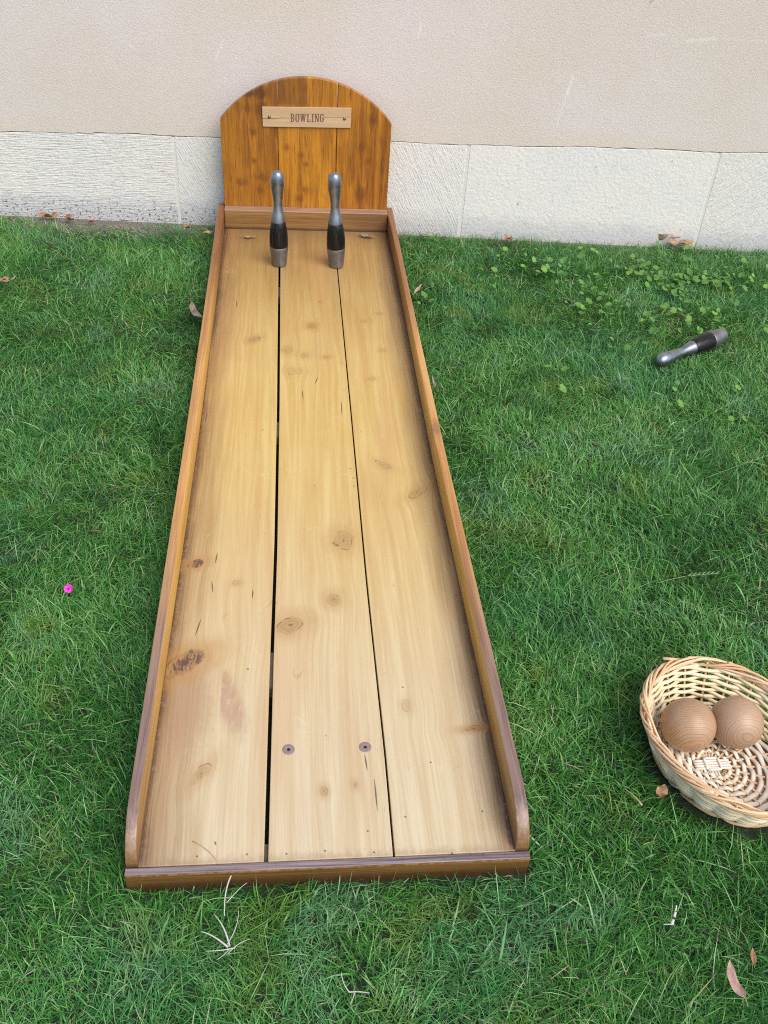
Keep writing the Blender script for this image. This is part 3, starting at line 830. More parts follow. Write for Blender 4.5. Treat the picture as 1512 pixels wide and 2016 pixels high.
# braided rim and foot border
def border(name, z, a, b, strands, turns, amp, rad, rise):
    G = GeoT(); m = 420
    th = np.linspace(0, 2 * math.pi, m, endpoint=False)
    for k in range(strands):
        p_ = (turns + (k % 3) * 2) * th + 2 * math.pi * k / strands
        wob = vnoise(th * 4 + k * 9, th * 0, 1.0, k + 11) - 0.5
        rr = amp * np.cos(p_) + wob * 0.002; dz = rise * np.sin(p_) + wob * 0.002
        pts = np.outer((a + rr) * np.cos(th), bdir) + np.outer((b + rr) * np.sin(th), bnor)
        G.add(tube(np.c_[pts, z + dz], rad * (1 + 0.35 * (vnoise(th * 2 + k, th * 0, 1.0, k + 31) - .5)), 6, closed=True), 0)
    # rod ends tucked into the border
    for k in range(22):
        t0 = random.random() * 6.28; L = random.uniform(.22, .45)
        tt = np.linspace(t0, t0 + L, 12); q = np.linspace(-1, 1, 12)
        rr = amp * 1.15 * np.cos(q * 1.3) ; dz = rise * 1.2 * q
        pts = np.outer((a + rr) * np.cos(tt), bdir) + np.outer((b + rr) * np.sin(tt), bnor)
        G.add(tube(np.c_[pts, z + dz], rad * np.linspace(.75, 1.05, 12), 6), 0)
    if name == 'rim':   # the end of one rod sticks out at the corner
        e = ell([2.88, 3.0, 3.12], a + .006, b + .006, z)
        G.add(tube(np.array([e[0] - (0, 0, .002), e[1] + (0, 0, .006), e[2] + (-.008, .006, .010)]), .0032, 6), 0)
    return G.build(name, w_rim, basket)
border("rim", 0.0960, .1740, .1485, 7, 3, .0070, .0025, .0078)
border("foot_border", 0.0100, .1375, .1145, 4, 10, .0035, .0028, .0045)
# woven base with its central cross
G = GeoT()
KC = np.array((1.0400 - BC[0], 0.1918 - BC[1]))
NSP = 24
for k in range(NSP):
    t = 2 * math.pi * k / NSP
    e = ell([t], .130, .107, 0.0)[0]
    q = np.linspace(0.16, 1, 12)
    P_ = np.c_[KC[0] * (1 - q) + e[0] * q, KC[1] * (1 - q) + e[1] * q, np.full(12, .0105)]
    G.add(tube(P_, 0.0024, 6), 1, tint=.3 + random.random() * .5)
for r in range(8):
    q = 0.24 + 0.72 * r / 7
    tt = np.linspace(0, 2 * math.pi, NSP * 8, endpoint=False)
    e = ell(tt, .130, .107, 0.0)
    off = 0.0030 * np.cos(NSP / 2 * tt + (math.pi if r % 2 else 0))
    P_ = np.c_[KC[0] * (1 - q) + e[:, 0] * q, KC[1] * (1 - q) + e[:, 1] * q, 0.0120 + off]
    rr = 0.0030 + 0.0030 * q
    G.add(tube(P_, rr, 6, closed=True, flat=0.55), 0, tint=.45 + random.random() * .55)
for k in range(4):   # the cross: four rods one way, wrapped by four the other way
    o_ = (k - 1.5) * 0.0054
    G.add(tube(np.c_[np.linspace(-.034, .034, 8) + KC[0], np.full(8, o_) + KC[1], np.full(8, .0150)], 0.0026, 6), 0, tint=.75)
    G.add(tube(np.c_[np.full(8, o_) + KC[0], np.linspace(-.026, .026, 8) + KC[1], np.full(8, .0105)], 0.0026, 6), 0, tint=.6)
for sx in (-1, 1):
    sq = np.array([(-.012 * sx, -.0125), (.012 * sx, -.0125)])
    G.add(tube(np.c_[np.full(6, sx * .0135) + KC[0], np.linspace(-.0125, .0125, 6) + KC[1], np.full(6, .0178)], 0.0026, 6), 0, tint=.9)
    G.add(tube(np.c_[np.linspace(-.0125, .0125, 6) + KC[0], np.full(6, sx * .0125) + KC[1], np.full(6, .0172)], 0.0026, 6), 0, tint=.8)
# closing layer of flat splits under the weave
tt = np.linspace(0, 2 * math.pi, 60, endpoint=False); e = ell(tt, .128, .105, 0.0072)
G.add((np.r_[e, [[0, 0, .0072]]], [(i, (i + 1) % 60, 60) for i in range(60)]), 1, tint=0.05)
G.build("base_weave", w_base, basket, mats=[w_base, w_rim])

def ball_mat(axis, seed, c0, c1, dark, off):
    s = Sh("turned_ball_wood")
    a = Vector(axis).normalized()
    dot = s.x * a.x + s.y * a.y + s.z * a.z
    # almost flat growth layers: close lines on the flanks, wide ovals round the pole
    wob = (s.noise(s.vec(s.x + seed, s.y, s.z), 16, 2) - 0.5) * 0.012 + (s.noise(s.vec(s.x + seed, s.y, s.z), 60, 2) - 0.5) * 0.0016
    lay = dot + wob + s.x * off[0] + s.z * off[1]
    fine = s.noise(s.vec(s.x * 420 + lay * 0, s.y * 120, s.z * 420), 1.0, 3)
    br = s.noise(s.vec(lay * 220, seed, 1.0), 1.0, 2)
    lines = ((lay * 1850).sin() * 0.5 + 0.5).pow(4.0) * s.smooth(br, .3, .6, .35, 1.0)
    blot = s.noise(s.vec(s.x + seed, s.y, s.z), 30, 3)
    c = s.mix(blot, c0, c1)
    c = s.mix(lines * (0.24 + fine * 0.45), c, dark)
    c = s.mix(s.smooth(fine, .55, .75) * .35, c, dark)
    return s.done(c, 0.42, s.bump(lines * -0.6 + fine * 0.6, 0.25, 0.0015), 0.4, coat=0.15, coat_rough=0.3)
def ball(loc, rad, label, mat):
    b = bmesh.new(); bmesh.ops.create_icosphere(b, subdivisions=5, radius=rad)
    o = bm_obj("wooden_ball", b, mat, None, True)
    o.location = loc
    return tag(o, label, "ball", "wooden balls in the basket")
ball((.9975, .2440, .0665), .0500, "reddish brown wooden ball with straight grain lines, the left one in the wicker basket", ball_mat((-.23, -.96, -.116), 0.0, (.35, .205, .110), (.44, .275, .155), (.16, .080, .050), (.1, .0)))
ball((1.0930, .2475, .0652), .0487, "paler wooden ball with curved ring grain, the right one in the wicker basket", ball_mat((.012, -.987, .161), 3.0, (.37, .23, .135), (.44, .285, .175), (.22, .125, .08), (0, .1)))

# ================================================================ grass
def grass_mat():
    s = Sh("lawn_grass")
    t = s.attr("tint"); h = s.attr("along")
    pn = s.noise(s.obj, 2.6, 3); pn2 = s.noise(s.obj, 11, 2)
    ramp = s.node("ShaderNodeValToRGB"); s.link(t, ramp.inputs[0])
    cr = ramp.color_ramp
    cr.elements[0].position = 0.0; cr.elements[0].color = (.030, .145, .030, 1)
    cr.elements[1].position = 1.0; cr.elements[1].color = (.52, .50, .34, 1)
    for p_, c_ in ((.35, (.056, .235, .036, 1)), (.65, (.110, .335, .048, 1)), (.86, (.23, .47, .14, 1)), (.93, (.45, .47, .22, 1))):
        e = cr.elements.new(p_); e.color = c_
    c = ramp.outputs[0]
    c = s.mix(s.smooth(pn, 0.50, 0.68) * 0.30, c, (.070, .31, .15))
    c = s.mix(s.smooth(pn2, 0.55, 0.75) * 0.30, c, (.125, .36, .060))
    pn3 = s.noise(s.obj, 4.5, 3); pn4 = s.noise(s.obj, 6.3, 2)
    c = s.mix(s.smooth(pn3, 0.56, 0.68) * 0.40, c, (.20, .40, .21))
    c = s.mix(s.smooth(pn3, 0.44, 0.34) * 0.50, c, (.030, .115, .018))
    c = s.mix(s.smooth(pn4, 0.56, 0.66) * 0.45, c, (.165, .27, .035))
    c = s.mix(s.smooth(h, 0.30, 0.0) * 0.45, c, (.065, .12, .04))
    b = s.b
    b.inputs["Roughness"].default_value = 0.36; b.inputs["Specular IOR Level"].default_value = 0.5
    s.t.links.new(c, b.inputs["Base Color"])
    tr = s.node("ShaderNodeBsdfTranslucent"); s.t.links.new(s.mix(0.5, c, (.12, .28, .03)), tr.inputs[0])
    mx = s.node("ShaderNodeMixShader"); mx.inputs[0].default_value = 0.33
    s.t.links.new(b.outputs[0], mx.inputs[1]); s.t.links.new(tr.outputs[0], mx.inputs[2]); s.t.links.new(mx.outputs[0], s.out.inputs[0])
    return s.m
GM = grass_mat()

rs = np.random.RandomState(11)
def rect(n, x0, x1, y0, y1): return np.c_[rs.uniform(x0, x1, n), rs.uniform(y0, y1, n)]
DENS = 56000
def region(x0, x1, y0, y1, d): return rect(int((x1 - x0) * (y1 - y0) * d), x0, x1, y0, y1)
pts = np.concatenate([
    region(-.95, 1.0, -.42, 1.0, DENS * 1.05), region(1.0, 1.75, -.42, 1.0, DENS * .95), region(-.95, 2.35, 1.0, 2.76, DENS * .85),
    region(-2.2, -.95, -1.4, 2.85, 14000), region(1.75, 2.35, -1.4, 1.0, 22000), region(2.35, 3.6, -1.4, 2.6, 16000), region(-.95, 1.75, -1.4, -.42, 5500)])
x, y = pts[:, 0], pts[:, 1]
keep = y < wall_y(x) - 0.004
keep &= ~((x > -.0005) & (x < .651) & (y > -.0015) & (y < 2.632))
qx = (x - BC[0]) * bdir[0] + (y - BC[1]) * bdir[1]; qy = (x - BC[0]) * bnor[0] + (y - BC[1]) * bnor[1]
eb = (qx / .150) ** 2 + (qy / .127) ** 2
keep &= eb > 1.0
# bare patch at the foot of the wall on the left, thin strip elsewhere
dw = wall_y(x) - y
bare = np.exp(-((x + .45) / .34) ** 2) * np.exp(-(dw / .19) ** 2) * 1.15 + 0.60 * np.exp(-(dw / .028) ** 2) + .35 * np.exp(-((x - 1.3) / .5) ** 2) * np.exp(-(dw / .05) ** 2)
keep &= rs.rand(len(x)) > bare * (0.55 + .8 * vnoise(x, y, .05, 77))
thin = vnoise(x, y, .22, 41) * .6 + vnoise(x, y, .07, 42) * .4
keep &= rs.rand(len(x)) < 0.82 + 0.40 * thin
x, y = x[keep], y[keep]; n = len(x)
dw = wall_y(x) - y
ln = 0.021 + 0.028 * rs.rand(n) ** 1.4 + 0.013 * (vnoise(x, y, .16, 51) - .4) + .008 * (vnoise(x, y, .5, 52) - .5)
ln *= 1.0 + 0.35 * np.exp(-(dw / .05) ** 2) * vnoise(x, y, .12, 53)
dpx = (x - 1.3975) * 0 # fallen pin presses the grass
pa = np.array((1.386, 1.628)); pb = np.array((1.665, 1.806)); pd = (pb - pa); L2 = pd @ pd
tpin = np.clip(((x - pa[0]) * pd[0] + (y - pa[1]) * pd[1]) / L2, 0, 1)
dpin = np.hypot(x - pa[0] - tpin * pd[0], y - pa[1] - tpin * pd[1])
ln *= np.where(dpin < .028, .55, 1)
ln *= 1 - .40 * np.exp(-((x + .45) / .34) ** 2) * np.exp(-(dw / .22) ** 2)
ln = np.clip(ln, .014, .075)
flow = 2 * np.pi * (vnoise(x, y, .35, 61) * 1.3 + vnoise(x, y, .11, 62) * .7)
az = flow + rs.normal(0, 1.45, n)
th0 = np.clip(rs.normal(.56, .32, n), .02, 1.3); bend = np.clip(rs.normal(.95, .42, n), .1, 2.0)
wd = 0.00046 + .00058 * rs.rand(n) + np.where(rs.rand(n) < .07, rs.uniform(.0005, .0012, n), 0) * (vnoise(x, y, .3, 63) > .35)
tint = np.clip(rs.normal(.42, .26, n) + .45 * (vnoise(x, y, .25, 64) - .5), 0, .88)
dead = rs.rand(n) < (.028 + .10 * (vnoise(x, y, .13, 65) > .66) + .60 * np.exp(-(dw / .14) ** 2) * np.exp(-((x + .40) / .40) ** 2) + .15 * np.exp(-(dw / .04) ** 2))
tint = np.where(dead, rs.uniform(.9, 1.0, n), tint)
th0 = np.where(dead, th0 + .45, th0)
# long pale runners lying loosely over the sward
run = rs.rand(n) < .045
ln = np.where(run, ln * rs.uniform(1.3, 2.0, n), ln); th0 = np.where(run, rs.uniform(.5, 1.15, n), th0); bend = np.where(run, rs.uniform(.3, 1.0, n), bend)
tint = np.where(run & ~dead, rs.uniform(.66, .88, n), tint)
# blades beside the lane and the basket lean away from it
dx, dy = np.cos(az), np.sin(az)
near_l = (x < 0) & (x > -.03) & (y > -.01) & (y < 2.63); near_r = (x > .65) & (x < .68) & (y > -.01) & (y < 2.63); near_f = (y < 0) & (y > -.03) & (x > 0) & (x < .65)
dx = np.where(near_l, -np.abs(dx), np.where(near_r, np.abs(dx), dx)); dy = np.where(near_f & (rs.rand(n) < .75), -np.abs(dy), dy)
eb2 = eb[keep]
nb_ = eb2 < 1.55
rx_, ry_ = (x - BC[0]), (y - BC[1]); rn = np.hypot(rx_, ry_)
dx = np.where(nb_ & (rs.rand(n) < .9), rx_ / rn + .3 * dx, dx); dy = np.where(nb_, ry_ / rn + .3 * dy, dy)
dw_near = dw < .03
dy = np.where(dw_near, -np.abs(dy), dy)
nn_ = np.hypot(dx, dy); dx /= nn_; dy /= nn_
T = np.array([0, .33, .68, 1.0])
nseg = len(T)
P_ = np.zeros((n, nseg, 3)); P_[:, 0, 0] = x; P_[:, 0, 1] = y; P_[:, 0, 2] = -.002
side = rs.normal(0, .35, n)
for k in range(1, nseg):
    tm = (T[k] + T[k - 1]) / 2; dl = ln * (T[k] - T[k - 1])
    a_ = th0 + bend * tm
    sx, sy = dx - dy * side * tm, dy + dx * side * tm
    P_[:, k, 0] = P_[:, k - 1, 0] + sx * np.sin(a_) * dl
    P_[:, k, 1] = P_[:, k - 1, 1] + sy * np.sin(a_) * dl
    P_[:, k, 2] = P_[:, k - 1, 2] + np.cos(a_) * dl
tw = rs.uniform(-.7, .7, n)
wx, wy, wz = -dy * np.cos(tw), dx * np.cos(tw), np.sin(tw)
W = np.array([.85, 1.0, .75])
V = np.zeros((n, 7, 3), dtype=np.float32)
for k in range(3):
    for sgn, j in ((-1, 2 * k), (1, 2 * k + 1)):
        V[:, j, 0] = P_[:, k, 0] + sgn * wx * wd * W[k]
        V[:, j, 1] = P_[:, k, 1] + sgn * wy * wd * W[k]
        V[:, j, 2] = P_[:, k, 2] + sgn * wz * wd * W[k]
V[:, 6] = P_[:, 3]
base = (np.arange(n, dtype=np.int32) * 7)[:, None]
loops = np.concatenate([base + np.array([0, 1, 3, 2]), base + np.array([2, 3, 5, 4]), base + np.array([4, 5, 6])], axis=1).astype(np.int32).ravel()
me = bpy.data.meshes.new("grass")
me.vertices.add(n * 7); me.vertices.foreach_set("co", V.ravel())
me.loops.add(len(loops)); me.loops.foreach_set("vertex_index", loops)
me.polygons.add(n * 3)
ls = (np.arange(n, dtype=np.int32) * 11)[:, None] + np.array([0, 4, 8], dtype=np.int32)
me.polygons.foreach_set("loop_start", ls.ravel().astype(np.int32))
me.polygons.foreach_set("use_smooth", np.ones(n * 3, dtype=bool))
me.update(calc_edges=True)
at = me.attributes.new("tint", 'FLOAT', 'POINT'); at.data.foreach_set("value", np.repeat(tint, 7).astype(np.float32))
at = me.attributes.new("along", 'FLOAT', 'POINT'); at.data.foreach_set("value", np.tile(np.array([0, 0, .33, .33, .68, .68, 1.0]), n).astype(np.float32))
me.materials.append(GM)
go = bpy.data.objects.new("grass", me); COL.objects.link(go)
tag(go, "dense short green lawn grass covering the ground round the bowling lane", "grass", kind='stuff')
print("blades", n)

# ---------------------------------------------------------------- ground ivy among the grass
s = Sh("ground_ivy_leaf")
t = s.attr("tint"); nn = s.noise(s.obj, 60, 2)
c = s.mix(t, (.060, .185, .035), (.185, .370, .060)); c = s.mix(s.smooth(nn, .5, .7) * .35, c, (.10, .24, .05))
b = s.b; b.inputs["Roughness"].default_value = 0.5; s.t.links.new(c, b.inputs["Base Color"])
tr = s.node("ShaderNodeBsdfTranslucent"); s.t.links.new(c, tr.inputs[0])
mx = s.node("ShaderNodeMixShader"); mx.inputs[0].default_value = 0.25
s.t.links.new(b.outputs[0], mx.inputs[1]); s.t.links.new(tr.outputs[0], mx.inputs[2]); s.t.links.new(mx.outputs[0], s.out.inputs[0])
ivy_mat = s.m
rs = np.random.RandomState(23); random.seed(9)
G = GeoT()
cl = [(1.13, 2.36, .10, 16), (1.20, 2.30, .07, 10), (1.55, 2.32, .12, 26), (1.66, 2.22, .09, 34), (1.78, 2.24, .09, 30), (1.66, 2.05, .12, 14), (1.42, 2.02, .10, 10), (1.30, 2.12, .10, 10), (1.36, 2.25, .1, 8), (1.52, 1.90, .08, 6), (1.16, 1.95, .10, 6), (1.30, 1.72, .12, 8), (1.66, 1.88, .07, 8), (1.86, 1.88, .09, 8), (1.10, 1.55, .08, 4), (1.52, 1.42, .12, 6), (1.72, 1.42, .10, 6), (1.75, 2.48, .10, 8), (1.40, 2.45, .10, 6), (.71, 2.06, .02, 2), (1.62, 1.18, .06, 3), (2.05, 2.2, .12, 8), (1.95, 2.42, .1, 6), (1.25, 1.40, .1, 2), (.75, 1.95, .08, 3), (.95, 2.20, .1, 4), (2.15, 1.9, .15, 8)]
for cx, cy, rd, k in cl:
    for _ in range(int(k * 1.8)):
        lx, ly = cx + rs.normal(0, rd * .6), cy + rs.normal(0, rd * .6)
        if ly > wall_y(lx) - .02: continue
        if np.hypot(lx - 1.52, ly - 1.72) < .03: continue
        sz = rs.uniform(.0055, .0135); lz = rs.uniform(.024, .040)
        rot = rs.uniform(0, 6.28); tilt = rs.uniform(-.65, .65, 2)
        m = 18; tt = np.linspace(0, 2 * math.pi, m, endpoint=False)
        rad = sz * (1 + .09 * np.cos(7 * tt)) * (1 - .62 * np.exp(-((tt - math.pi) / .30) ** 2))
        Q = np.c_[rad * np.cos(tt), rad * np.sin(tt), .25 * rad * np.abs(np.sin(tt)) ** 2]
        q2 = Q * np.array([.5, .5, .35])
        Q = np.r_[Q, q2, [[0, 0, 0]]]
        ca, sa = math.cos(rot), math.sin(rot)
        Q = Q @ np.array([[ca, sa, 0], [-sa, ca, 0], [0, 0, 1]])
        Q[:, 2] += Q[:, 0] * tilt[0] + Q[:, 1] * tilt[1]
        F = [(i, (i + 1) % m, m + (i + 1) % m, m + i) for i in range(m)] + [(m + i, m + (i + 1) % m, 2 * m) for i in range(m)]
        tn = rs.rand()
        G.add((Q + np.array((lx, ly, lz)), F), tint=tn)
        st = np.c_[np.linspace(lx, lx + rs.normal(0, .01), 4), np.linspace(ly, ly + rs.normal(0, .01), 4), np.linspace(lz, 0, 4)]
        G.add(tube(st, .0005, 4), tint=tn * .6)
o = G.build("ground_ivy", ivy_mat)
tag(o, "scattered bright green round leaves of ground ivy growing through the lawn on the right", "ground cover", kind='stuff')

# ================================================================ small things lying about
def leaf_mat(name, c0, c1):
    s = Sh(name)
    n1 = s.noise(s.obj, 70, 3); n2 = s.noise(s.obj, 400, 3)
    c = s.mix(s.smooth(n1, .35, .65), c0, c1); c = s.mix(s.smooth(n2, .55, .7) * .4, c, tuple(q * .45 for q in c0))
    return s.done(c, 0.7, s.bump(n2, .5, .002), .25)
tan_leaf = leaf_mat("tan_dead_leaf", (.34, .20, .12), (.50, .34, .22))
brown_leaf = leaf_mat("brown_dead_leaf", (.22, .105, .050), (.36, .19, .095))
grey_leaf = leaf_mat("grey_dead_leaf", (.20, .145, .11), (.38, .30, .24))
orange_leaf = leaf_mat("orange_dead_leaf", (.26, .135, .065), (.40, .245, .135))

def dry_leaf(loc, length, width, rotz, label, mat, curl=.6, fold=.5, lobes=0, tilt=(0, 0), seed=1, wave=.25, bow=0.0, name="dry_leaf", cat="dead leaf"):
    rr = np.random.RandomState(seed)
    nu, nv = 22, 9
    V, F = [], []
    ph = rr.uniform(0, 6, 3)
    for i in range(nu):
        u = i / (nu - 1)
        w = width * .5 * (math.sin(math.pi * min(1, u ** .8 * 1.0)) ** .8 + .02)
        if lobes: w *= 1 - .38 * (0.5 + .5 * math.cos(2 * math.pi * lobes * u)) * (0 < u < .97)
        cx = (u - .5) * length
        ang = curl * (u - .5) * 2
        zc_ = length * .5 * curl * ((u - .5) * 2) ** 2 * .5
        cb = bow * length * math.sin(math.pi * u)
        for j in range(nv):
            v = (j / (nv - 1) - .5) * 2
            yy = v * w
            z = zc_ + abs(yy) * fold + wave * w * math.sin(3.1 * u * math.pi + ph[0] + v * 1.5) * v * v + .12 * w * math.sin(9 * u + ph[1]) * v
            V.append((cx * math.cos(ang * .3), yy * (1 - .25 * fold) + cb, z))
    for i in range(nu - 1):
        for j in range(nv - 1):
            a = i * nv + j; F.append((a, a + 1, a + nv + 1, a + nv))
    g = Geo(); g.add((np.array(V), F))
    # thin back sheet so that the leaf has thickness, and a stalk
    V2 = np.array(V) - np.array((0, 0, .0006)); g.add((V2, [f[::-1] for f in F]))
    st = np.c_[np.linspace(-.5 * length, -.72 * length, 6), np.linspace(0, width * .12, 6), np.linspace(V[0][2], V[0][2] + .002, 6)]
    g.add(tube(st, np.linspace(.0009, .0006, 6), 5))
    o = g.build(name, mat)
    o.location = loc; o.rotation_euler = (tilt[0], tilt[1], rotz)
    return tag(o, label, cat, "fallen dead leaves")
GZ = .034
dry_leaf((.117, 2.462, FZ + .0025), .052, .014, .15, "small curled tan leaf on the lane floor, left of the pins near the back rail", tan_leaf, curl=.7, fold=.9, seed=2)
dry_leaf((.545, 2.492, FZ + .0025), .060, .020, -.35, "small curled grey brown leaf on the lane floor, in its back right corner", grey_leaf, curl=.6, fold=.8, seed=3)
dry_leaf((-.024, 1.885, .046), .115, .026, -1.15, "crumpled grey tan leaf against the outer side of the left rail", grey_leaf, curl=.5, fold=.8, seed=4, bow=-.10)
dry_leaf((.692, 2.075, .050), .048, .014, .9, "narrow pale tan leaf tip beside the outer side of the right rail", tan_leaf, curl=.4, fold=.7, seed=5, tilt=(0, -.4))
dry_leaf((1.095, 2.575, GZ - .006), .055, .036, 1.9, "lone brown lobed leaf below the plinth, between the backboard and the leaf heap", brown_leaf, curl=.5, fold=.3, lobes=3, seed=6)
dry_leaf((1.700, 2.588, GZ - .004), .075, .040, 2.5, "folded pale brown leaf standing against the plinth, left end of a leaf heap", tan_leaf, curl=.9, fold=.9, seed=7, tilt=(.5, .3))
dry_leaf((1.775, 2.552, GZ - .002), .110, .055, .12, "long orange brown lobed leaf lying flat below the plinth, lowest of a leaf heap", orange_leaf, curl=.35, fold=.25, lobes=4, seed=8)
dry_leaf((1.775, 2.590, GZ + .012), .070, .026, .35, "dark orange lobed leaf leaning on the plinth, uppermost of a leaf heap", orange_leaf, curl=.5, fold=.6, lobes=3, seed=9, tilt=(.3, -.2))
dry_leaf((-.664, 2.100, GZ + .006), .045, .034, .6, "crumpled orange tan leaf in the grass at the left edge", orange_leaf, curl=.9, fold=.7, seed=10)
dry_leaf((-.640, 2.080, GZ + .016), .060, .012, .8, "thin pale curled leaf beside the crumpled orange one at the left edge", grey_leaf, curl=.9, fold=.8, seed=20)
dry_leaf((-.035, 2.528, GZ + .004), .036, .028, .3, "pale crumpled leaf in the grass beside the back end of the left rail", tan_leaf, curl=.8, fold=.5, seed=11)
dry_leaf((-.115, 2.575, GZ + .006), .034, .028, 1.3, "small reddish brown crumpled leaf in the grass left of the lane's back corner", brown_leaf, curl=.9, fold=.6, seed=12)
dry_leaf((-.640, 2.705, .016), .075, .030, .10, "dark curled brown leaf on bare soil at the left foot of the wall", brown_leaf, curl=.5, fold=.6, seed=13, wave=.6)
dry_leaf((-.560, 2.680, .016), .045, .030, -.5, "rounded brown leaf curled like a shell at the left foot of the wall", brown_leaf, curl=.9, fold=.8, seed=14)
dry_leaf((-.478, 2.672, .014), .032, .018, .4, "small dark leaf, rightmost of the three on the bare soil by the wall", brown_leaf, curl=.6, fold=.7, seed=15)
dry_leaf((.912, .118, GZ + .012), .030, .021, 1.0, "small tan three cornered leaf on the grass just left of the basket", orange_leaf, curl=.5, fold=.25, seed=16)
dry_leaf((.922, -.208, GZ + .012), .056, .018, 1.62, "long narrow pinkish brown leaf in the bottom right corner of the lawn", leaf_mat("pink_brown_leaf", (.33, .20, .155), (.44, .29, .235)), curl=.35, fold=.25, seed=17, bow=.10)
dry_leaf((.965, -.172, GZ + .004), .026, .010, 1.3, "tiny orange leaf beside the long narrow one in the bottom right corner", orange_leaf, curl=.4, fold=.5, seed=18)
dry_leaf((.673, 1.47, .046), .075, .008, 1.65, "thin curled brown leaf strip beside the middle of the right rail", grey_leaf, curl=.8, fold=.8, seed=19)

# straw, stalks, seed heads
s = Sh("bleached_straw"); nn = s.noise(s.obj, 120, 2)
straw = s.done(s.mix(nn, (.34, .32, .26), (.52, .50, .44)), 0.5)
s = Sh("tan_straw"); nn = s.noise(s.obj, 120, 2)
tanstraw = s.done(s.mix(nn, (.30, .22, .12), (.46, .36, .22)), 0.6)
s = Sh("green_stalk"); nn = s.noise(s.obj, 90, 2)
stalk_mat = s.done(s.mix(nn, (.09, .20, .06), (.17, .29, .11)), 0.5)
def bez(a, b, sag=(0, 0, 0), n=9):
    a, b, c = np.array(a, float), np.array(b, float), (np.array(a, float) + np.array(b, float)) / 2 + np.array(sag, float)
    t = np.linspace(0, 1, n)[:, None]
    return (1 - t) ** 2 * a + 2 * t * (1 - t) * c + t ** 2 * b
def strands(name, label, cat, mat, lst, group=None):
    g = Geo()
    for a, b, sag, r0, r1 in lst:
        P_ = bez(a, b, sag); g.add(tube(P_, np.linspace(r0, r1, len(P_)), 6, flat=.6))
    o = g.build(name, mat)
    return tag(o, label, cat, group)
strands("straw_tuft", "splayed tuft of bleached white straw on the lawn just below the front strip", "straw", straw,
        [((.168, -.108, .026), (.143, -.064, .041), (.006, .004, .004), .0017, .0007), ((.166, -.110, .028), (.124, -.088, .036), (-.004, .008, .005), .0018, .0006), ((.164, -.106, .028), (.180, -.056, .040), (.010, -.006, .006), .0009, .0004),
         ((.177, -.112, .030), (.134, -.117, .034), (.004, -.004, .003), .0012, .0006), ((.166, -.119, .026), (.199, -.103, .036), (-.003, .004, .004), .0010, .0005), ((.168, -.112, .026), (.150, -.128, .028), (.0, -.004, .002), .0008, .0004)])
strands("straw_stalk", "bent pale straw stalk leaning against the front strip", "straw", straw,
        [((.158, -.060, .026), (.167, -.008, .052), (-.007, .006, .004), .0008, .0014), ((.161, -.044, .036), (.192, -.018, .046), (.004, .008, .002), .0009, .0004)])
strands("straw_stalk", "white angled straw stalk on the lawn at the bottom middle of the photo", "straw", straw,
        [((.334, -.160, .038), (.346, -.188, .032), (-.005, -.004, 0), .0006, .0010), ((.344, -.187, .032), (.374, -.191, .034), (0, .002, .001), .0012, .0007), ((.352, -.188, .033), (.345, -.203, .030), (.003, 0, 0), .0009, .0004)])
strands("white_twig", "tiny jointed white twig on the lawn below the wicker basket", "twig", leaf_mat("white_bark", (.50, .48, .44), (.66, .64, .60)),
        [((.8555, -.114, .036), (.8600, -.107, .038), (0, 0, 0), .0026, .0024), ((.8606, -.106, .043), (.8642, -.099, .045), (0, 0, 0), .0020, .0022), ((.8646, -.098, .045), (.8690, -.089, .047), (0, 0, 0), .0013, .0008), ((.855, -.116, .040), (.842, -.113, .036), (0, 0, 0), .0010, .0005)])
strands("dry_stalk", "thin curved dry stalk lying on the left plank at the front of the lane", "stalk", tanstraw,
        [((.102, .055, FZ + .0012), (.142, .020, FZ + .0012), (.006, .004, .0), .0007, .0006)])
strands("dry_stalk", "tan dry grass blade in the lawn left of the wicker basket", "stalk", tanstraw,
        [((.846, .131, .042), (.868, .092, .046), (.002, 0, .006), .0006, .0020)])
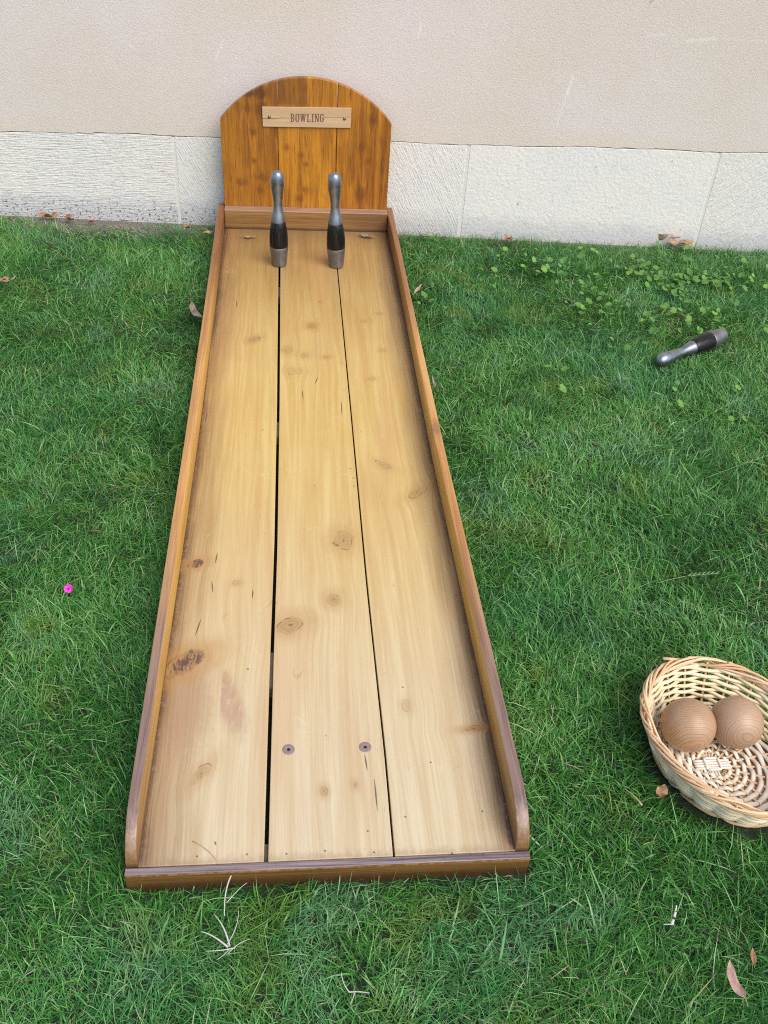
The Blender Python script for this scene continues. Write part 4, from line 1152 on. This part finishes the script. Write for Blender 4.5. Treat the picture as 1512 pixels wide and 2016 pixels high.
def seed_head(a, b, label, sag):
    g = Geo(); P_ = bez(a, b, sag, 26)
    g.add(tube(P_, np.linspace(.0008, .0004, 26), 5))
    d = P_[-1] - P_[0]; d /= np.linalg.norm(d); sd_ = np.array((-d[1], d[0], .1))
    for i in range(13, 26):
        sg = 1 if i % 2 else -1
        q = bez(P_[i], P_[i] + d * .012 + sg * sd_ * .0045 + np.array((0, 0, .001)), (0, 0, .0005), 5)
        g.add(tube(q, np.array([.0004, .0011, .0012, .0008, .0002]), 5))
    o = g.build("grass_seed_head", stalk_mat)
    return tag(o, label, "grass stalk", "flowering grass stalks")
seed_head((1.000, .965, .040), (1.109, .719, .048), "long green grass seed head in the lawn midway between the lane and basket", (.02, .01, .012))
seed_head((1.300, 1.215, .040), (1.567, 1.409, .050), "long pale grass seed head in the lawn nearest the fallen pin", (0, .01, .012))
seed_head((1.330, 1.040, .040), (1.560, 1.140, .050), "green grass seed head at the right edge, below the one nearest the fallen pin", (0, -.01, .012))
seed_head((1.075, .652, .040), (1.215, .672, .048), "short grass seed head lying crosswise in the lawn above the basket", (0, .004, .010))

# pink flower
s = Sh("magenta_petal"); nn = s.noise(s.obj, 300, 2)
petal = s.done(s.mix(nn, (.72, .015, .38), (.85, .06, .55)), 0.5)
s = Sh("flower_eye"); eye = s.done((.06, .01, .03), 0.6)
fl = empty("pink_blossom", (-.202, .660, .040), "tiny magenta pink blossom lying in the grass left of the lane", "flower", (R(40), 0, 0))
def petal_mesh(k, n_, rad, zl):
    a0 = 2 * math.pi * k / n_; V, F = [], []
    for i in range(6):
        u = i / 5
        for j in range(5):
            v = (j / 4 - .5) * 2
            w = (.25 + .75 * math.sin(math.pi * (.12 + .8 * u) * .62)) * rad * .55
            rr_ = rad * u
            V.append((rr_ * math.cos(a0) - v * w * math.sin(a0), rr_ * math.sin(a0) + v * w * math.cos(a0), zl + .0035 * u * u + .0015 * v * v + .0012 * math.sin(7 * u + 3 * v + k)))
    for i in range(5):
        for j in range(4):
            a = i * 5 + j; F.append((a, a + 1, a + 6, a + 5))
    return np.array(V), F
for k in range(6):
    V, F = petal_mesh(k, 6, .0088 if k % 2 else .0080, .001 * (k % 3))
    mesh_obj("petal", V, F, petal, fl, True)
V, F = lathe([(.0022, .0025), (.0018, .0038), (.0008, .0044)], 12)
mesh_obj("flower_centre", V, F, eye, fl, True)
